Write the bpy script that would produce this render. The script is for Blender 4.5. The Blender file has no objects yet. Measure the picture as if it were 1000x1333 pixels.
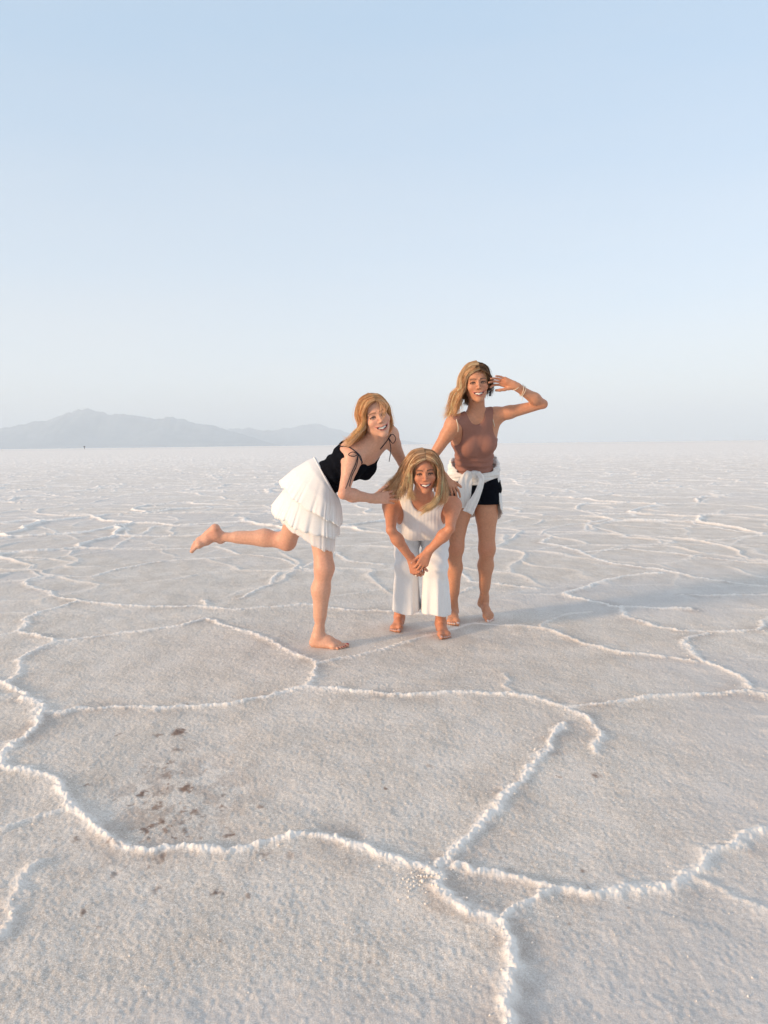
import bpy, math, random
import numpy as np
random.seed(7)
rng = np.random.default_rng(11)
C = bpy.context.scene.collection
S = bpy.context.scene

# ------------------------------------------------------------------ camera
CAM = np.array([0.0, 0.0, 1.2]); F = 963.0
PITCH = math.radians(5.22); ROLL = math.radians(0.69)
fwd = np.array([0, math.cos(PITCH), -math.sin(PITCH)])
up0 = np.array([0, math.sin(PITCH), math.cos(PITCH)]); r0 = np.array([1.0, 0, 0])
right = math.cos(ROLL)*r0 - math.sin(ROLL)*up0
upv = math.sin(ROLL)*r0 + math.cos(ROLL)*up0
cam_d = bpy.data.cameras.new('camera'); cam = bpy.data.objects.new('camera', cam_d); C.objects.link(cam)
from mathutils import Matrix
M4 = Matrix.Identity(4)
for i in range(3):
    M4[i][0] = right[i]; M4[i][1] = upv[i]; M4[i][2] = -fwd[i]; M4[i][3] = CAM[i]
cam.matrix_world = M4
cam_d.sensor_fit = 'HORIZONTAL'; cam_d.sensor_width = 36; cam_d.lens = F/1000*36
cam_d.clip_start = 0.05; cam_d.clip_end = 60000
S.camera = cam

def ray(px, py):
    d = fwd + right*((px-500)/F) + upv*((666.5-py)/F)
    return d
def P(px, py, Y):
    d = ray(px, py); return CAM + d*(Y/d[1])
def G(px, py, z=0.0):
    d = ray(px, py); return CAM + d*((z-CAM[2])/d[2])

# ------------------------------------------------------------------ light
SUN_EL = math.radians(10.5)
SUN_DIR = math.radians(27.0)          # light travels towards +X, a little away from the camera
trav = np.array([math.cos(SUN_EL)*math.cos(SUN_DIR), math.cos(SUN_EL)*math.sin(SUN_DIR), -math.sin(SUN_EL)])
from mathutils import Vector
sun_d = bpy.data.lights.new('sun', 'SUN'); sun = bpy.data.objects.new('sun', sun_d); C.objects.link(sun)
sun.rotation_euler = Vector(trav).to_track_quat('-Z', 'Y').to_euler()
sun.location = (-20, -8, 12)
sun_d.energy = 4.3; sun_d.angle = math.radians(6.5); sun_d.color = (1.0, 0.68, 0.41)
W = bpy.data.worlds.new('World'); S.world = W; W.use_nodes = True
nt = W.node_tree; nt.nodes.clear()
wo = nt.nodes.new('ShaderNodeOutputWorld'); bg = nt.nodes.new('ShaderNodeBackground')
sky = nt.nodes.new('ShaderNodeTexSky'); sky.sky_type = 'NISHITA'; sky.sun_disc = False
sky.sun_elevation = SUN_EL
# direction TO the sun is -trav ; nishita rotation 0 = +Y, turning towards +X
sky.sun_rotation = math.atan2(-trav[0], -trav[1])
sky.altitude = 1300; sky.air_density = 1.0; sky.dust_density = 0.4; sky.ozone_density = 2.0
bg.inputs['Strength'].default_value = 0.13
skm = nt.nodes.new('ShaderNodeMix'); skm.data_type = 'RGBA'; skm.inputs[0].default_value = .65
tcw = nt.nodes.new('ShaderNodeTexCoord'); sxz = nt.nodes.new('ShaderNodeSeparateXYZ'); rw = nt.nodes.new('ShaderNodeValToRGB')
nt.links.new(tcw.outputs['Generated'], sxz.inputs[0]); 
mpw = nt.nodes.new('ShaderNodeMapping'); mpw.inputs['Scale'].default_value = (1.6, 1.6, 9); nsw = nt.nodes.new('ShaderNodeTexNoise')
nsw.inputs['Scale'].default_value = 1.3; nsw.inputs['Detail'].default_value = 4      # faint uneven veils in the haze
nt.links.new(tcw.outputs['Generated'], mpw.inputs[0]); nt.links.new(mpw.outputs[0], nsw.inputs['Vector'])
mrw = nt.nodes.new('ShaderNodeMapRange'); mrw.inputs[1].default_value = .3; mrw.inputs[2].default_value = .7; mrw.inputs[3].default_value = -.045; mrw.inputs[4].default_value = .045
adw = nt.nodes.new('ShaderNodeMath'); adw.operation = 'ADD'; nt.links.new(nsw.outputs['Fac'], mrw.inputs[0]); nt.links.new(mrw.outputs[0], adw.inputs[0])
nt.links.new(sxz.outputs['Z'], adw.inputs[1]); nt.links.new(adw.outputs[0], rw.inputs[0])
# milky high haze over the clear-sky blue: creamy low down, pale blue above, greyer overhead
for i_, (p_, c_) in enumerate([(0, (.92, .87, .835)), (.07, (.885, .872, .872)), (.22, (.745, .84, .93)), (.5, (.55, .75, .95)), (.8, (.86, .86, .86))]):
    e_ = rw.color_ramp.elements[i_] if i_ < 2 else rw.color_ramp.elements.new(p_)
    e_.position = p_; e_.color = (*c_, 1)
skg = nt.nodes.new('ShaderNodeMix'); skg.data_type = 'RGBA'; skg.blend_type = 'MULTIPLY'; skg.inputs[0].default_value = 1
skg.inputs[7].default_value = (4.62, 4.62, 4.62, 1); nt.links.new(rw.outputs[0], skg.inputs[6]); nt.links.new(skg.outputs[2], skm.inputs[7])
nt.links.new(sky.outputs[0], skm.inputs[6]); nt.links.new(skm.outputs[2], bg.inputs[0]); nt.links.new(bg.outputs[0], wo.inputs[0])
S.view_settings.view_transform = 'Standard'; S.view_settings.look = 'None'
S.view_settings.gamma = 1; S.view_settings.exposure = 0.84
S.render.engine = 'CYCLES'
S.cycles.max_bounces = 6; S.cycles.transparent_max_bounces = 8; S.cycles.volume_bounces = 1
S.cycles.use_denoising = True

# ------------------------------------------------------------------ helpers
def mesh_obj(name, verts, faces, mat=None, parent=None, smooth=True, col=None, loc=None):
    """verts (n,3); faces (m,k) int array or list of lists."""
    verts = np.asarray(verts, dtype=np.float64)
    if loc is not None: verts = verts - np.asarray(loc)
    me = bpy.data.meshes.new(name)
    if isinstance(faces, list):
        me.from_pydata([tuple(v) for v in verts], [], faces)
    else:
        n, k = faces.shape
        me.vertices.add(len(verts)); me.vertices.foreach_set('co', verts.astype(np.float32).ravel())
        me.loops.add(n*k); me.loops.foreach_set('vertex_index', faces.astype(np.int32).ravel())
        me.polygons.add(n)
        me.polygons.foreach_set('loop_start', (np.arange(n)*k).astype(np.int32))
        me.polygons.foreach_set('loop_total', np.full(n, k, dtype=np.int32))
        me.update(calc_edges=True)
    if smooth: me.polygons.foreach_set('use_smooth', np.ones(len(me.polygons), dtype=bool))
    if col is not None:
        a = me.color_attributes.new('Col', 'FLOAT_COLOR', 'POINT')
        cc = np.ones((len(verts), 4), dtype=np.float32); cc[:, :col.shape[1]] = col
        a.data.foreach_set('color', cc.ravel())
    if mat: me.materials.append(mat)
    o = bpy.data.objects.new(name, me); C.objects.link(o)
    if parent: o.parent = parent
    return o
def tag(o, label=None, cat=None, group=None, kind=None):
    if label: o['label'] = label
    if cat: o['category'] = cat
    if group: o['group'] = group
    if kind: o['kind'] = kind
    return o
def hash2(ix, iy, s):
    h = (ix.astype(np.int64)*374761393 + iy.astype(np.int64)*668265263 + s*974634541) & 0xffffffff
    h = ((h ^ (h >> 13))*1274126177) & 0xffffffff
    h = (h ^ (h >> 16)) & 0xffffffff
    return (h/4294967295.0)
def noise2(x, y, s=0):
    ix = np.floor(x); iy = np.floor(y); fx = x-ix; fy = y-iy
    ux = fx*fx*fx*(fx*(fx*6-15)+10); uy = fy*fy*fy*(fy*(fy*6-15)+10)
    a = hash2(ix, iy, s); b = hash2(ix+1, iy, s); c = hash2(ix, iy+1, s); d = hash2(ix+1, iy+1, s)
    return ((a*(1-ux)+b*ux)*(1-uy) + (c*(1-ux)+d*ux)*uy)*2-1
def fbm2(x, y, o=3, s=0):
    t = 0; a = 1; n = 0
    for i in range(o):
        t = t + a*noise2(x*2**i+17.3*i, y*2**i-9.1*i, s+i); n += a; a *= .5
    return t/n
def sstep(a, b, x):
    t = np.clip((x-a)/(b-a), 0, 1); return t*t*(3-2*t)
def new_mat(name):
    m = bpy.data.materials.new(name); m.use_nodes = True
    return m, m.node_tree, m.node_tree.nodes['Principled BSDF']

# ------------------------------------------------------------------ salt flat
def salt_material():
    m, t, b = new_mat('salt_crust'); N = t.nodes.new; L = t.links.new
    at = N('ShaderNodeVertexColor'); at.layer_name = 'Col'
    sep = N('ShaderNodeSeparateColor'); L(at.outputs['Color'], sep.inputs[0])   # R ridge (far part paints in grazing brightness), G brown stain, B tone
    geo = N('ShaderNodeNewGeometry')
    def noise(scale, det, rough=.6, stretch=None):
        n = N('ShaderNodeTexNoise'); n.inputs['Scale'].default_value = scale; n.inputs['Detail'].default_value = det
        n.inputs['Roughness'].default_value = rough
        if stretch:
            mp = N('ShaderNodeMapping'); mp.inputs['Scale'].default_value = stretch; mp.inputs['Rotation'].default_value = (0, 0, .35)
            L(geo.outputs['Position'], mp.inputs[0]); L(mp.outputs[0], n.inputs['Vector'])
        else: L(geo.outputs['Position'], n.inputs['Vector'])
        return n.outputs['Fac']
    def mix(fac, a, bb, mode='MIX'):
        x = N('ShaderNodeMix'); x.data_type = 'RGBA'; x.blend_type = mode
        for s, v in ((x.inputs[0], fac), (x.inputs[6], a), (x.inputs[7], bb)):
            if hasattr(v, 'links'): L(v, s)
            elif isinstance(v, (int, float)): s.default_value = v
            else: s.default_value = (*v, 1)
        return x.outputs[2]
    def rmp(v, a, bb, lo=0., hi=1.):
        x = N('ShaderNodeMapRange'); L(v, x.inputs[0]); x.inputs[1].default_value = a; x.inputs[2].default_value = bb
        x.inputs[3].default_value = lo; x.inputs[4].default_value = hi; return x.outputs[0]
    big = noise(.55, 3); mid = noise(6, 4, .6, (1, .45, 1)); fine = noise(95, 5, .75); grain = noise(300, 2, .6)
    c = mix(rmp(big, .35, .65), (.680, .632, .578), (.760, .708, .650))
    pat = noise(2.3, 4, .65)
    c = mix(rmp(pat, .46, .64, 0, .45), c, (.53, .485, .435))
    c = mix(rmp(mid, .42, .68, 0, .75), c, (.55, .495, .435))
    c = mix(rmp(mid, .28, .42, .35, 0), c, (.70, .675, .65))
    c = mix(rmp(fine, .50, .68, 0, .62), c, (.40, .35, .30))
    c = mix(rmp(fine, .33, .46, .60, 0), c, (.90, .86, .81))
    c = mix(rmp(grain, .55, .66, 0, .75), c, (.95, .93, .89))
    c = mix(rmp(grain, .33, .44, .6, 0), c, (.36, .32, .28))
    c = mix(rmp(sep.outputs[2], 0, 1, 0, 1), c, (.62, .60, .595))
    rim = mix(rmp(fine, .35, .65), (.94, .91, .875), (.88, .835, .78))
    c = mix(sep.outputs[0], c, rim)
    c = mix(sep.outputs[1], c, (.17, .090, .058))
    L(c, b.inputs['Base Color'])
    b.inputs['Roughness'].default_value = .8; b.inputs['Specular IOR Level'].default_value = .25
    bp = N('ShaderNodeBump'); bp.inputs['Strength'].default_value = .55; bp.inputs['Distance'].default_value = .006
    L(fine, bp.inputs['Height'])
    bp2 = N('ShaderNodeBump'); bp2.inputs['Strength'].default_value = .5; bp2.inputs['Distance'].default_value = .002
    L(grain, bp2.inputs['Height']); L(bp.outputs[0], bp2.inputs['Normal'])
    bp3 = N('ShaderNodeBump'); bp3.inputs['Strength'].default_value = .5; bp3.inputs['Distance'].default_value = .02
    L(mid, bp3.inputs['Height']); L(bp2.outputs[0], bp3.inputs['Normal'])
    L(bp3.outputs[0], b.inputs['Normal'])
    return m

RIDGES = [  # (strength, [(px,py)...]) traced pressure ridges, put on the ground plane
 (1.0, [(-60,880),(0,892),(25,905),(52,920),(43,950),(20,968),(5,985),(5,1000),(30,1007),(65,1015),(88,1030),(108,1047),(130,1058),(150,1080),(175,1092),(210,1099),(250,1100),(280,1105),(310,1106),(340,1100),(370,1089),(400,1086),(435,1090),(465,1097),(500,1109),(525,1117),(555,1122),(575,1132),(587,1155),(605,1177),(630,1192),(645,1205),(652,1230),(660,1255),(662,1285),(665,1333),(660,1420),(690,1560)]),
 (1.0, [(575,1128),(587,1110),(607,1087),(625,1067),(645,1042),(665,1015),(690,992),(710,972),(725,952),(738,944)]),
 (.85, [(597,1126),(607,1130),(635,1137),(665,1145),(695,1157),(725,1161),(765,1161),(805,1157),(845,1155),(875,1145),(900,1130),(925,1107),(945,1100),(970,1092),(1000,1082),(1040,1070),(1110,1080)]),
 (.8, [(645,1192),(657,1184),(670,1177),(685,1171),(697,1162)]),
 (.35, [(890,1138),(915,1148),(950,1165),(1000,1192),(1060,1230)]),
 (.55, [(-40,1090),(0,1077),(30,1070),(65,1057),(100,1049)]),
 (.6, [(-20,1250),(0,1195),(7,1165),(25,1140),(50,1115)]),
 (.8, [(50,928),(75,930),(100,925),(145,922),(170,925),(210,925),(250,920),(295,920),(340,907),(370,900),(395,894),(420,896),(450,900),(500,904),(550,905),(600,904),(660,904),(685,908),(715,915),(750,925),(772,935),(785,952),(775,968),(767,982)]),
 (.75, [(755,924),(765,922),(800,917),(850,910),(900,905),(965,903),(1000,908),(1050,915)]),
 (.35, [(660,877),(662,890),(665,903)]),
 (.7, [(395,894),(410,880),(414,865),(445,855),(475,852),(500,845),(530,834),(560,826),(590,817),(615,811),(665,815),(700,818),(720,822),(740,830),(760,838),(800,845),(840,850),(880,855),(915,861)]),
 (.75, [(415,862),(395,855),(370,845),(350,835),(325,825),(300,817),(280,810),(265,808),(230,817),(190,822),(140,827),(100,832),(78,835),(50,827),(25,823),(35,807),(50,797),(75,792),(105,784),(130,786),(165,790),(225,791),(275,792),(310,795),(345,791),(390,787),(410,790),(440,795),(500,795),(560,800)]),
 (.5, [(-40,832),(0,829),(25,823)]),
 (.7, [(78,836),(45,850),(32,860),(25,880),(10,888),(0,892)]),
 (.7, [(105,784),(75,777),(65,772),(45,767),(30,760),(40,755),(55,752),(80,751),(120,752),(145,742),(200,732),(250,728),(300,726)]),
 (.5, [(55,752),(38,742),(47,736)]),
 (.6, [(-40,735),(0,732),(50,730),(100,724),(145,716),(160,706),(190,692),(200,686),(235,680)]),
 (.6, [(145,716),(200,716),(250,715),(285,712),(310,722),(345,726),(365,728),(390,738),(405,742)]),
 (.7, [(410,742),(370,745),(357,752),(355,762),(330,770),(310,780)]),
 (.6, [(400,738),(435,720),(452,730),(500,734)]),
 (.35, [(430,777),(465,772),(500,767)]),
 (.6, [(266,781),(272,790)]),
 (.4, [(-30,802),(0,800),(30,798)]),
 (.5, [(0,705),(30,701),(65,699)]), (.5, [(55,686),(75,695),(105,702)]),
 (.6, [(160,684),(166,690),(164,698)]),
 (.5, [(175,670),(220,672),(235,678)]), (.5, [(305,682),(325,680),(345,686)]),
 (.9, [(702,706),(730,712),(755,717),(780,730),(805,736),(850,742),(880,747),(915,754),(950,760),(1000,765),(1060,772)]),
 (.8, [(755,720),(785,717),(820,715),(850,719),(880,722),(910,727),(950,731),(1000,735),(1050,738)]),
 (.9, [(860,747),(820,750),(795,755),(770,765),(740,772),(732,775),(760,782),(800,791),(850,793),(900,794)]),
 (.4, [(732,775),(710,775),(675,775)]),
 (.75, [(807,792),(810,802),(850,814),(890,820),(925,822),(950,822),(980,820),(992,810),(1000,805),(1060,790)]),
 (.8, [(925,824),(895,830),(891,836),(900,845),(915,855),(935,865),(955,877),(970,887),(975,900)]),
 (.5, [(770,797),(740,802),(715,810),(708,818)]),
 (.8, [(885,776),(925,777),(960,774),(1000,775),(1040,776)]),
 (.7, [(760,691),(765,682),(800,675),(825,672),(820,667),(770,665)]), (.5, [(825,672),(900,676),(1000,678)]),
 (.7, [(895,677),(900,682),(925,685),(965,692),(1000,696)]),
 (.5, [(850,708),(900,709),(950,710),(1000,710)]),
 (.5, [(765,692),(800,694),(840,698),(900,702)]),
 (.6, [(650,692),(710,694),(720,698),(702,706)]),
 (.7, [(600,742),(610,757),(650,762),(680,765),(695,769)]), (.5, [(590,775),(615,765)]),
 (.5, [(930,704),(955,708),(968,700),(1000,697)]),
]
STAINS = [(232,953,9,1),(205,957,4,.6),(155,955,4,.3),(230,975,6,.5),(222,991,5,.5),(215,1007,9,.6),(205,1012,5,.4),(242,1025,9,1),(185,1031,6,1),(205,1029,5,.5),(114,1022,4,.9),(172,1045,3,.6),
 (202,1049,6,.7),(150,1039,3,.5),(252,1055,6,.8),(235,1055,4,.5),(291,1049,4,.6),(340,1050,5,.6),(212,1068,6,1),(198,1073,6,.9),(190,1079,5,.9),(215,1079,5,.7),(236,1070,5,.5),(265,1062,3,.5),(301,1086,7,1),(240,1081,4,.5),
 (293,1078,3,.5),(208,1117,8,.7),(97,1090,5,.6),(141,1096,5,.6),(205,1156,5,.5),(283,1161,6,.9),(105,1188,5,.8),(146,1136,5,.45),(320,1167,4,.5),(503,1026,3,.9),(560,998,4,.25),(778,1009,5,.7),(727,1010,2,.7),(757,1135,4,.7),(767,1160,4,.3),
 (248,1088,3,.7),(228,1087,3,.7),(262,1091,3,.6),(243,918,4,.4),(150,1100,6,.35),(345,1112,7,.3),(380,1115,8,.25)]

def salt_flat():
    # rings (distance) x rays (angle): one sheet from under the camera to the horizon
    r = [0.0, .4, .8]; x = 1.05
    while x < 5.2: r.append(x); x += .0036*(0.55+x*.45)*1.15
    while x < 16: r.append(x); x += .0033*x
    while x < 60: r.append(x); x += .0055*x
    while x < 26000: r.append(x); x *= 1.03
    r = np.array(r)
    fine = np.radians(np.linspace(-34, 34, 1250)); coarse = np.radians(np.linspace(34, 326, 130))[1:-1]
    th = np.concatenate([fine, coarse])
    nr, na = len(r), len(th)
    R, T = np.meshgrid(r, th, indexing='ij'); X = (R*np.sin(T)).ravel(); Y = (R*np.cos(T)).ravel()
    X[:na] = rng.uniform(-1e-3, 1e-3, na); Y[:na] = rng.uniform(-1e-3, 1e-3, na)
    RR = R.ravel()
    # warped position for the ridges
    wx = X + .045*fbm2(X*2.2, Y*2.2, 2, 3) + .020*fbm2(X*9, Y*9, 2, 5) + .010*noise2(X*33, Y*33, 8) + .004*noise2(X*90, Y*90, 28)
    wy = Y + .045*fbm2(X*2.2, Y*2.2, 2, 13) + .020*fbm2(X*9, Y*9, 2, 15) + .010*noise2(X*33, Y*33, 18) + .004*noise2(X*90, Y*90, 38)
    h = np.zeros_like(X); ridge_and_far_light = np.zeros_like(X); foot = np.zeros_like(X)
    fineidx = np.nonzero((np.tile(np.arange(na), nr) < len(fine)) & (RR > .6) & (RR < 20))[0]
    fx = wx[fineidx]; fy = wy[fineidx]
    order = np.argsort(fy); fy_s = fy[order]
    def put(idx, d, wd, s):
        e = np.exp(-(d/wd)**2); e = np.where(d > 3*wd, 0, e)
        np.maximum.at(ridge_and_far_light, idx, 0) if False else None
        ridge_and_far_light[idx] = np.maximum(ridge_and_far_light[idx], s*e)
        h[idx] = np.maximum(h[idx], s**.5*.0120*np.exp(-(d/(wd*1.05))**1.4))
        foot[idx] = np.maximum(foot[idx], s*np.exp(-d/.12))
    for s, pl in RIDGES:
        g = np.array([G(a, b)[:2] for a, b in pl])
        for (a, b) in zip(g[:-1], g[1:]):
            m = .55
            lo, hi = min(a[1], b[1])-m, max(a[1], b[1])+m
            i0, i1 = np.searchsorted(fy_s, [lo, hi]); ii = order[i0:i1]
            xx = fx[ii]; sel = (xx > min(a[0], b[0])-m) & (xx < max(a[0], b[0])+m)
            ii = ii[sel]
            if not len(ii): continue
            px = fx[ii]-a[0]; py = fy[ii]-a[1]; dx, dy = b-a; l2 = dx*dx+dy*dy+1e-9
            t = np.clip((px*dx+py*dy)/l2, 0, 1); d = np.hypot(px-t*dx, py-t*dy)
            wd = (.010 + .009*s)*(1+.45*fbm2(fx[ii]*3.1, fy[ii]*3.1, 2, 251)) + .0020*max(0, (a[1]+b[1])/2-3)
            put(fineidx[ii], d, wd, s)
    # random polygon cells beyond the traced ones
    fac = np.maximum(sstep(7.6, 9.6, RR), sstep(.40, .55, np.abs(X)/(np.abs(Y)+.5))); fac[Y < .2] = 1
    for (cell, amp, seed) in ((1.75, 1.0, 31), (1.15, .42, 57)):
        if seed == 57: fac = np.maximum(fac, sstep(4.8, 7.5, RR))
        vx = (X + .60*fbm2(X*.7, Y*.7, 3, 61+seed))/cell; vy = (Y + .60*fbm2(X*.7, Y*.7, 3, 71+seed))/cell
        use = np.nonzero((fac > 0) & (RR < 400))[0]; vx = vx[use]; vy = vy[use]
        cx = np.floor(vx); cy = np.floor(vy); d1 = np.full(len(use), 9.); p1 = np.zeros((2, len(use)))
        for i in (-1, 0, 1):
            for j in (-1, 0, 1):
                qx = cx+i+hash2(cx+i, cy+j, seed); qy = cy+j+hash2(cx+i, cy+j, seed+1)
                d = np.hypot(qx-vx, qy-vy); b = d < d1; d1 = np.where(b, d, d1)
                p1[0] = np.where(b, qx, p1[0]); p1[1] = np.where(b, qy, p1[1])
        e1 = np.full(len(use), 9.)
        for i in (-2, -1, 0, 1, 2):
            for j in (-2, -1, 0, 1, 2):
                qx = cx+i+hash2(cx+i, cy+j, seed); qy = cy+j+hash2(cx+i, cy+j, seed+1)
                dx = qx-p1[0]; dy = qy-p1[1]; l = np.hypot(dx, dy)
                e = np.where(l > 1e-6, ((vx-(qx+p1[0])/2)*-dx+(vy-(qy+p1[1])/2)*-dy)/np.maximum(l, 1e-6), 9)
                e1 = np.minimum(e1, e)
        d = e1*cell; wd = .03 + .0012*np.minimum(RR[use], 60)
        s = amp*fac[use]*(.5+.5*sstep(-.35, .35, noise2(X[use]*.45, Y[use]*.45, seed+5)))
        e = s*np.exp(-(d/wd)**2)
        ridge_and_far_light[use] = np.maximum(ridge_and_far_light[use], e)
        h[use] = np.maximum(h[use], s*.034*np.exp(-(d/(wd*.9))**1.6)); foot[use] = np.maximum(foot[use], s*np.exp(-d/.16))
    near = 1-sstep(9, 30, RR)
    rag = np.maximum(.85+.28*fbm2(X*26, Y*26, 2, 91)+.42*fbm2(X*4, Y*4, 2, 95), .35)
    h = h*rag
    ridge_and_far_light = np.clip(ridge_and_far_light*(1.15+.4*fbm2(X*24, Y*24, 2, 101)), 0, 1)
    far = sstep(12, 40, RR)
    h += foot*.007 + .012*fbm2(X*.9, Y*.9, 3, 111) + near*.0045*fbm2(X*7, Y*11, 3, 121)
    h += near*(.0012*fbm2(X*32, Y*32, 2, 131) + .0013*noise2(X*95, Y*95, 141))*(1-sstep(5, 9, RR)*.5)
    h += ridge_and_far_light*near*(.0050*fbm2(X*70, Y*70, 2, 151)+.0026*noise2(X*160, Y*160, 155))
    h += far*.02*fbm2(X*.8, Y*.8, 3, 161)
    # ground under the feet lies at z = 0
    for fx0, fy0 in FEET:
        w = np.exp(-(((X-fx0)**2+(Y-fy0)**2)/.16**2)**1.5); h = h*(1-w)
    stain = np.zeros_like(X)
    near_i = np.nonzero((RR < 5))[0]
    for px, py, rad, s in STAINS:
        c = G(px, py); d1 = G(px+rad, py)-c; ra = abs(d1[0])*1.3
        i = near_i[(np.abs(X[near_i]-c[0]) < .2) & (np.abs(Y[near_i]-c[1]) < .2)]
        nx = X[i]-c[0]+.012*noise2(X[i]*45, Y[i]*45, 7); ny = (Y[i]-c[1]+.012*noise2(X[i]*45, Y[i]*45, 9))
        dd = np.hypot(nx, ny*.75)/ra*(1+.45*noise2(X[i]*110, Y[i]*110, 19))
        s = .3+.7*s
        stain[i] = np.maximum(stain[i], s*.85*(1-sstep(.25, 1.1, dd)))
    g_ = np.random.default_rng(5)
    for k in range(70):
        c = G(218+g_.normal(0, 26), 1040+g_.normal(0, 32)); i = near_i[(np.abs(X[near_i]-c[0]) < .05) & (np.abs(Y[near_i]-c[1]) < .08)]
        dd = np.hypot(X[i]-c[0], (Y[i]-c[1])*.6)/g_.uniform(.004, .011)*(1+.5*noise2(X[i]*140, Y[i]*140, 23))
        stain[i] = np.maximum(stain[i], g_.uniform(.3, .7)*(1-sstep(.3, 1.1, dd)))
    c = G(218, 1045); dd = np.hypot((X-c[0])/.30, (Y-c[1])/.42)
    stain = np.maximum(stain, .34*np.exp(-dd**2)*sstep(-.15, .35, fbm2(X*22, Y*14, 3, 211)))
    # small dark grit scattered over the crust
    gx = X*14; gy = Y*14; cxg = np.floor(gx); cyg = np.floor(gy); sel = hash2(cxg, cyg, 301) > .985
    dg = np.hypot(gx-cxg-.2-.6*hash2(cxg, cyg, 302), gy-cyg-.2-.6*hash2(cxg, cyg, 303))
    stain = np.maximum(stain, sel*(RR < 7)*.5*(1-sstep(.02, .13, dg)))
    # warm brown staining where the crust rises to the big ridges
    bt = np.clip(foot-.22, 0, 1)*.55*sstep(-.05, .45, fbm2(X*6, Y*6, 3, 171))*near*(1-ridge_and_far_light)
    stain = np.maximum(stain, bt)
    tone = .5*sstep(-.1, .5, fbm2(X*.5, Y*.9, 3, 181))
    tone *= (1-ridge_and_far_light)
    ridge_and_far_light = np.clip(ridge_and_far_light + .42*sstep(6, 22, RR) + .45*sstep(18, 90, RR), 0, 1)  # far ground whitened with distance: grazing-view brightness put into the colour
    verts = np.stack([X, Y, h], 1)
    a = np.arange(nr-1)[:, None]*na; j = np.arange(na)[None, :]; j2 = (j+1) % na
    faces = np.stack([a+j, a+na+j, a+na+j2, a+j2], -1).reshape(-1, 4)[:, ::-1]
    faces = faces.copy()
    col = np.stack([ridge_and_far_light, stain, tone], 1)
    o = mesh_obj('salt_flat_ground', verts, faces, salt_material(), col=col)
    tag(o, kind='structure')
    # crumbs of broken salt lying along the near ridges
    g = np.random.default_rng(77); V = []; Fc = []; t = (1+5**.5)/2
    ico = np.array([(-1,t,0),(1,t,0),(-1,-t,0),(1,-t,0),(0,-1,t),(0,1,t),(0,-1,-t),(0,1,-t),(t,0,-1),(t,0,1),(-t,0,-1),(-t,0,1)])/1.9
    fi = np.array([(0,11,5),(0,5,1),(0,1,7),(0,7,10),(0,10,11),(1,5,9),(5,11,4),(11,10,2),(10,7,6),(7,1,8),(3,9,4),(3,4,2),(3,2,6),(3,6,8),(3,8,9),(4,9,5),(2,4,11),(6,2,10),(8,6,7),(9,8,1)])
    def crumb(x, y, sz):
        rr_ = math.hypot(x, y); i_ = min(np.searchsorted(r, rr_), nr-1); j_ = min(np.searchsorted(fine, math.atan2(x, y)), len(fine)-1)
        z = h[i_*na+j_]; q = ico*(1+g.uniform(-.35, .35, (12, 1)))*sz*g.uniform(.6, 1.2, 3)+[x, y, z+sz*.25]
        Fc.append(fi+12*len(V)); V.append(q)
    for s, pl in RIDGES:
        gg = np.array([G(a, b)[:2] for a, b in pl])
        for a, b in zip(gg[:-1], gg[1:]):
            if a[1] > 6 or abs(a[0]) > 4: continue
            for k in range(int(np.linalg.norm(b-a)*26*s)):
                p_ = a+(b-a)*g.random()+g.normal(0, .035, 2); crumb(p_[0], p_[1], g.uniform(.0015, .0048))
    c = G(558, 1150)
    for k in range(60): crumb(c[0]+g.normal(0, .04), c[1]+g.normal(0, .04), g.uniform(.0015, .0055))
    for k in range(500):
        y = g.uniform(1.3, 5); crumb(g.uniform(-.6, .6)*y, y, g.uniform(.0012, .0032))
    m, tt_, b_ = new_mat('salt_crumb'); b_.inputs['Base Color'].default_value = (.78, .735, .68, 1); b_.inputs['Roughness'].default_value = .7
    cr = mesh_obj('salt_crumbs', np.concatenate(V), np.concatenate(Fc), m, smooth=False); tag(cr, kind='stuff', label='loose white crumbs of broken salt crust lying along the near ridges', cat='salt crumbs')
    return o
# ------------------------------------------------------------------ mountains and marker
def mountains(name, prof, Y0, depth, seed, mat):
    """a range as terrain: skyline heights from the profile, rough flanks falling to the plain both ways."""
    prof = np.array(prof, dtype=float); n = 420; mrows = 46
    px = np.linspace(prof[0, 0], prof[-1, 0], n); py = np.interp(px, prof[:, 0], prof[:, 1])
    top = np.array([P(a, b, Y0) for a, b in zip(px, py)]); base = np.array([P(a, 666.5, Y0) for a in px])
    H = np.maximum(top[:, 2]*(1+.05*fbm2(top[:, 0]/260, top[:, 0]*0+seed, 2, seed+40)+.055*fbm2(top[:, 0]/90, top[:, 0]*0+seed, 3, seed+50)), 0)
    vv = np.linspace(-1, 1, mrows)
    V = np.zeros((n, mrows, 3))
    for k, v in enumerate(vv):
        x = top[:, 0]*(1+v*depth*.5/Y0); y = Y0 + v*depth + 250*fbm2(top[:, 0]/900, np.full(n, v*2.), 3, seed)
        rough = fbm2(x/900, y/1100, 5, seed+9)
        prof_v = (1-abs(v))**1.15
        V[:, k, 0] = x; V[:, k, 1] = y
        V[:, k, 2] = np.where(abs(v) < 1e-9, H, H*np.clip(prof_v*(1+.55*rough*abs(v)**.5), 0, .995)) - (2 if abs(v) == 1 else 0)
    V = V.reshape(-1, 3)
    i = np.arange(n-1)[:, None]*mrows; j = np.arange(mrows-1)[None, :]
    f = np.stack([i+j, i+mrows+j, i+mrows+j+1, i+j+1], -1).reshape(-1, 4)[:, ::-1].copy()
    o = mesh_obj(name, V, f, mat); tag(o, kind='structure'); return o
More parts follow.
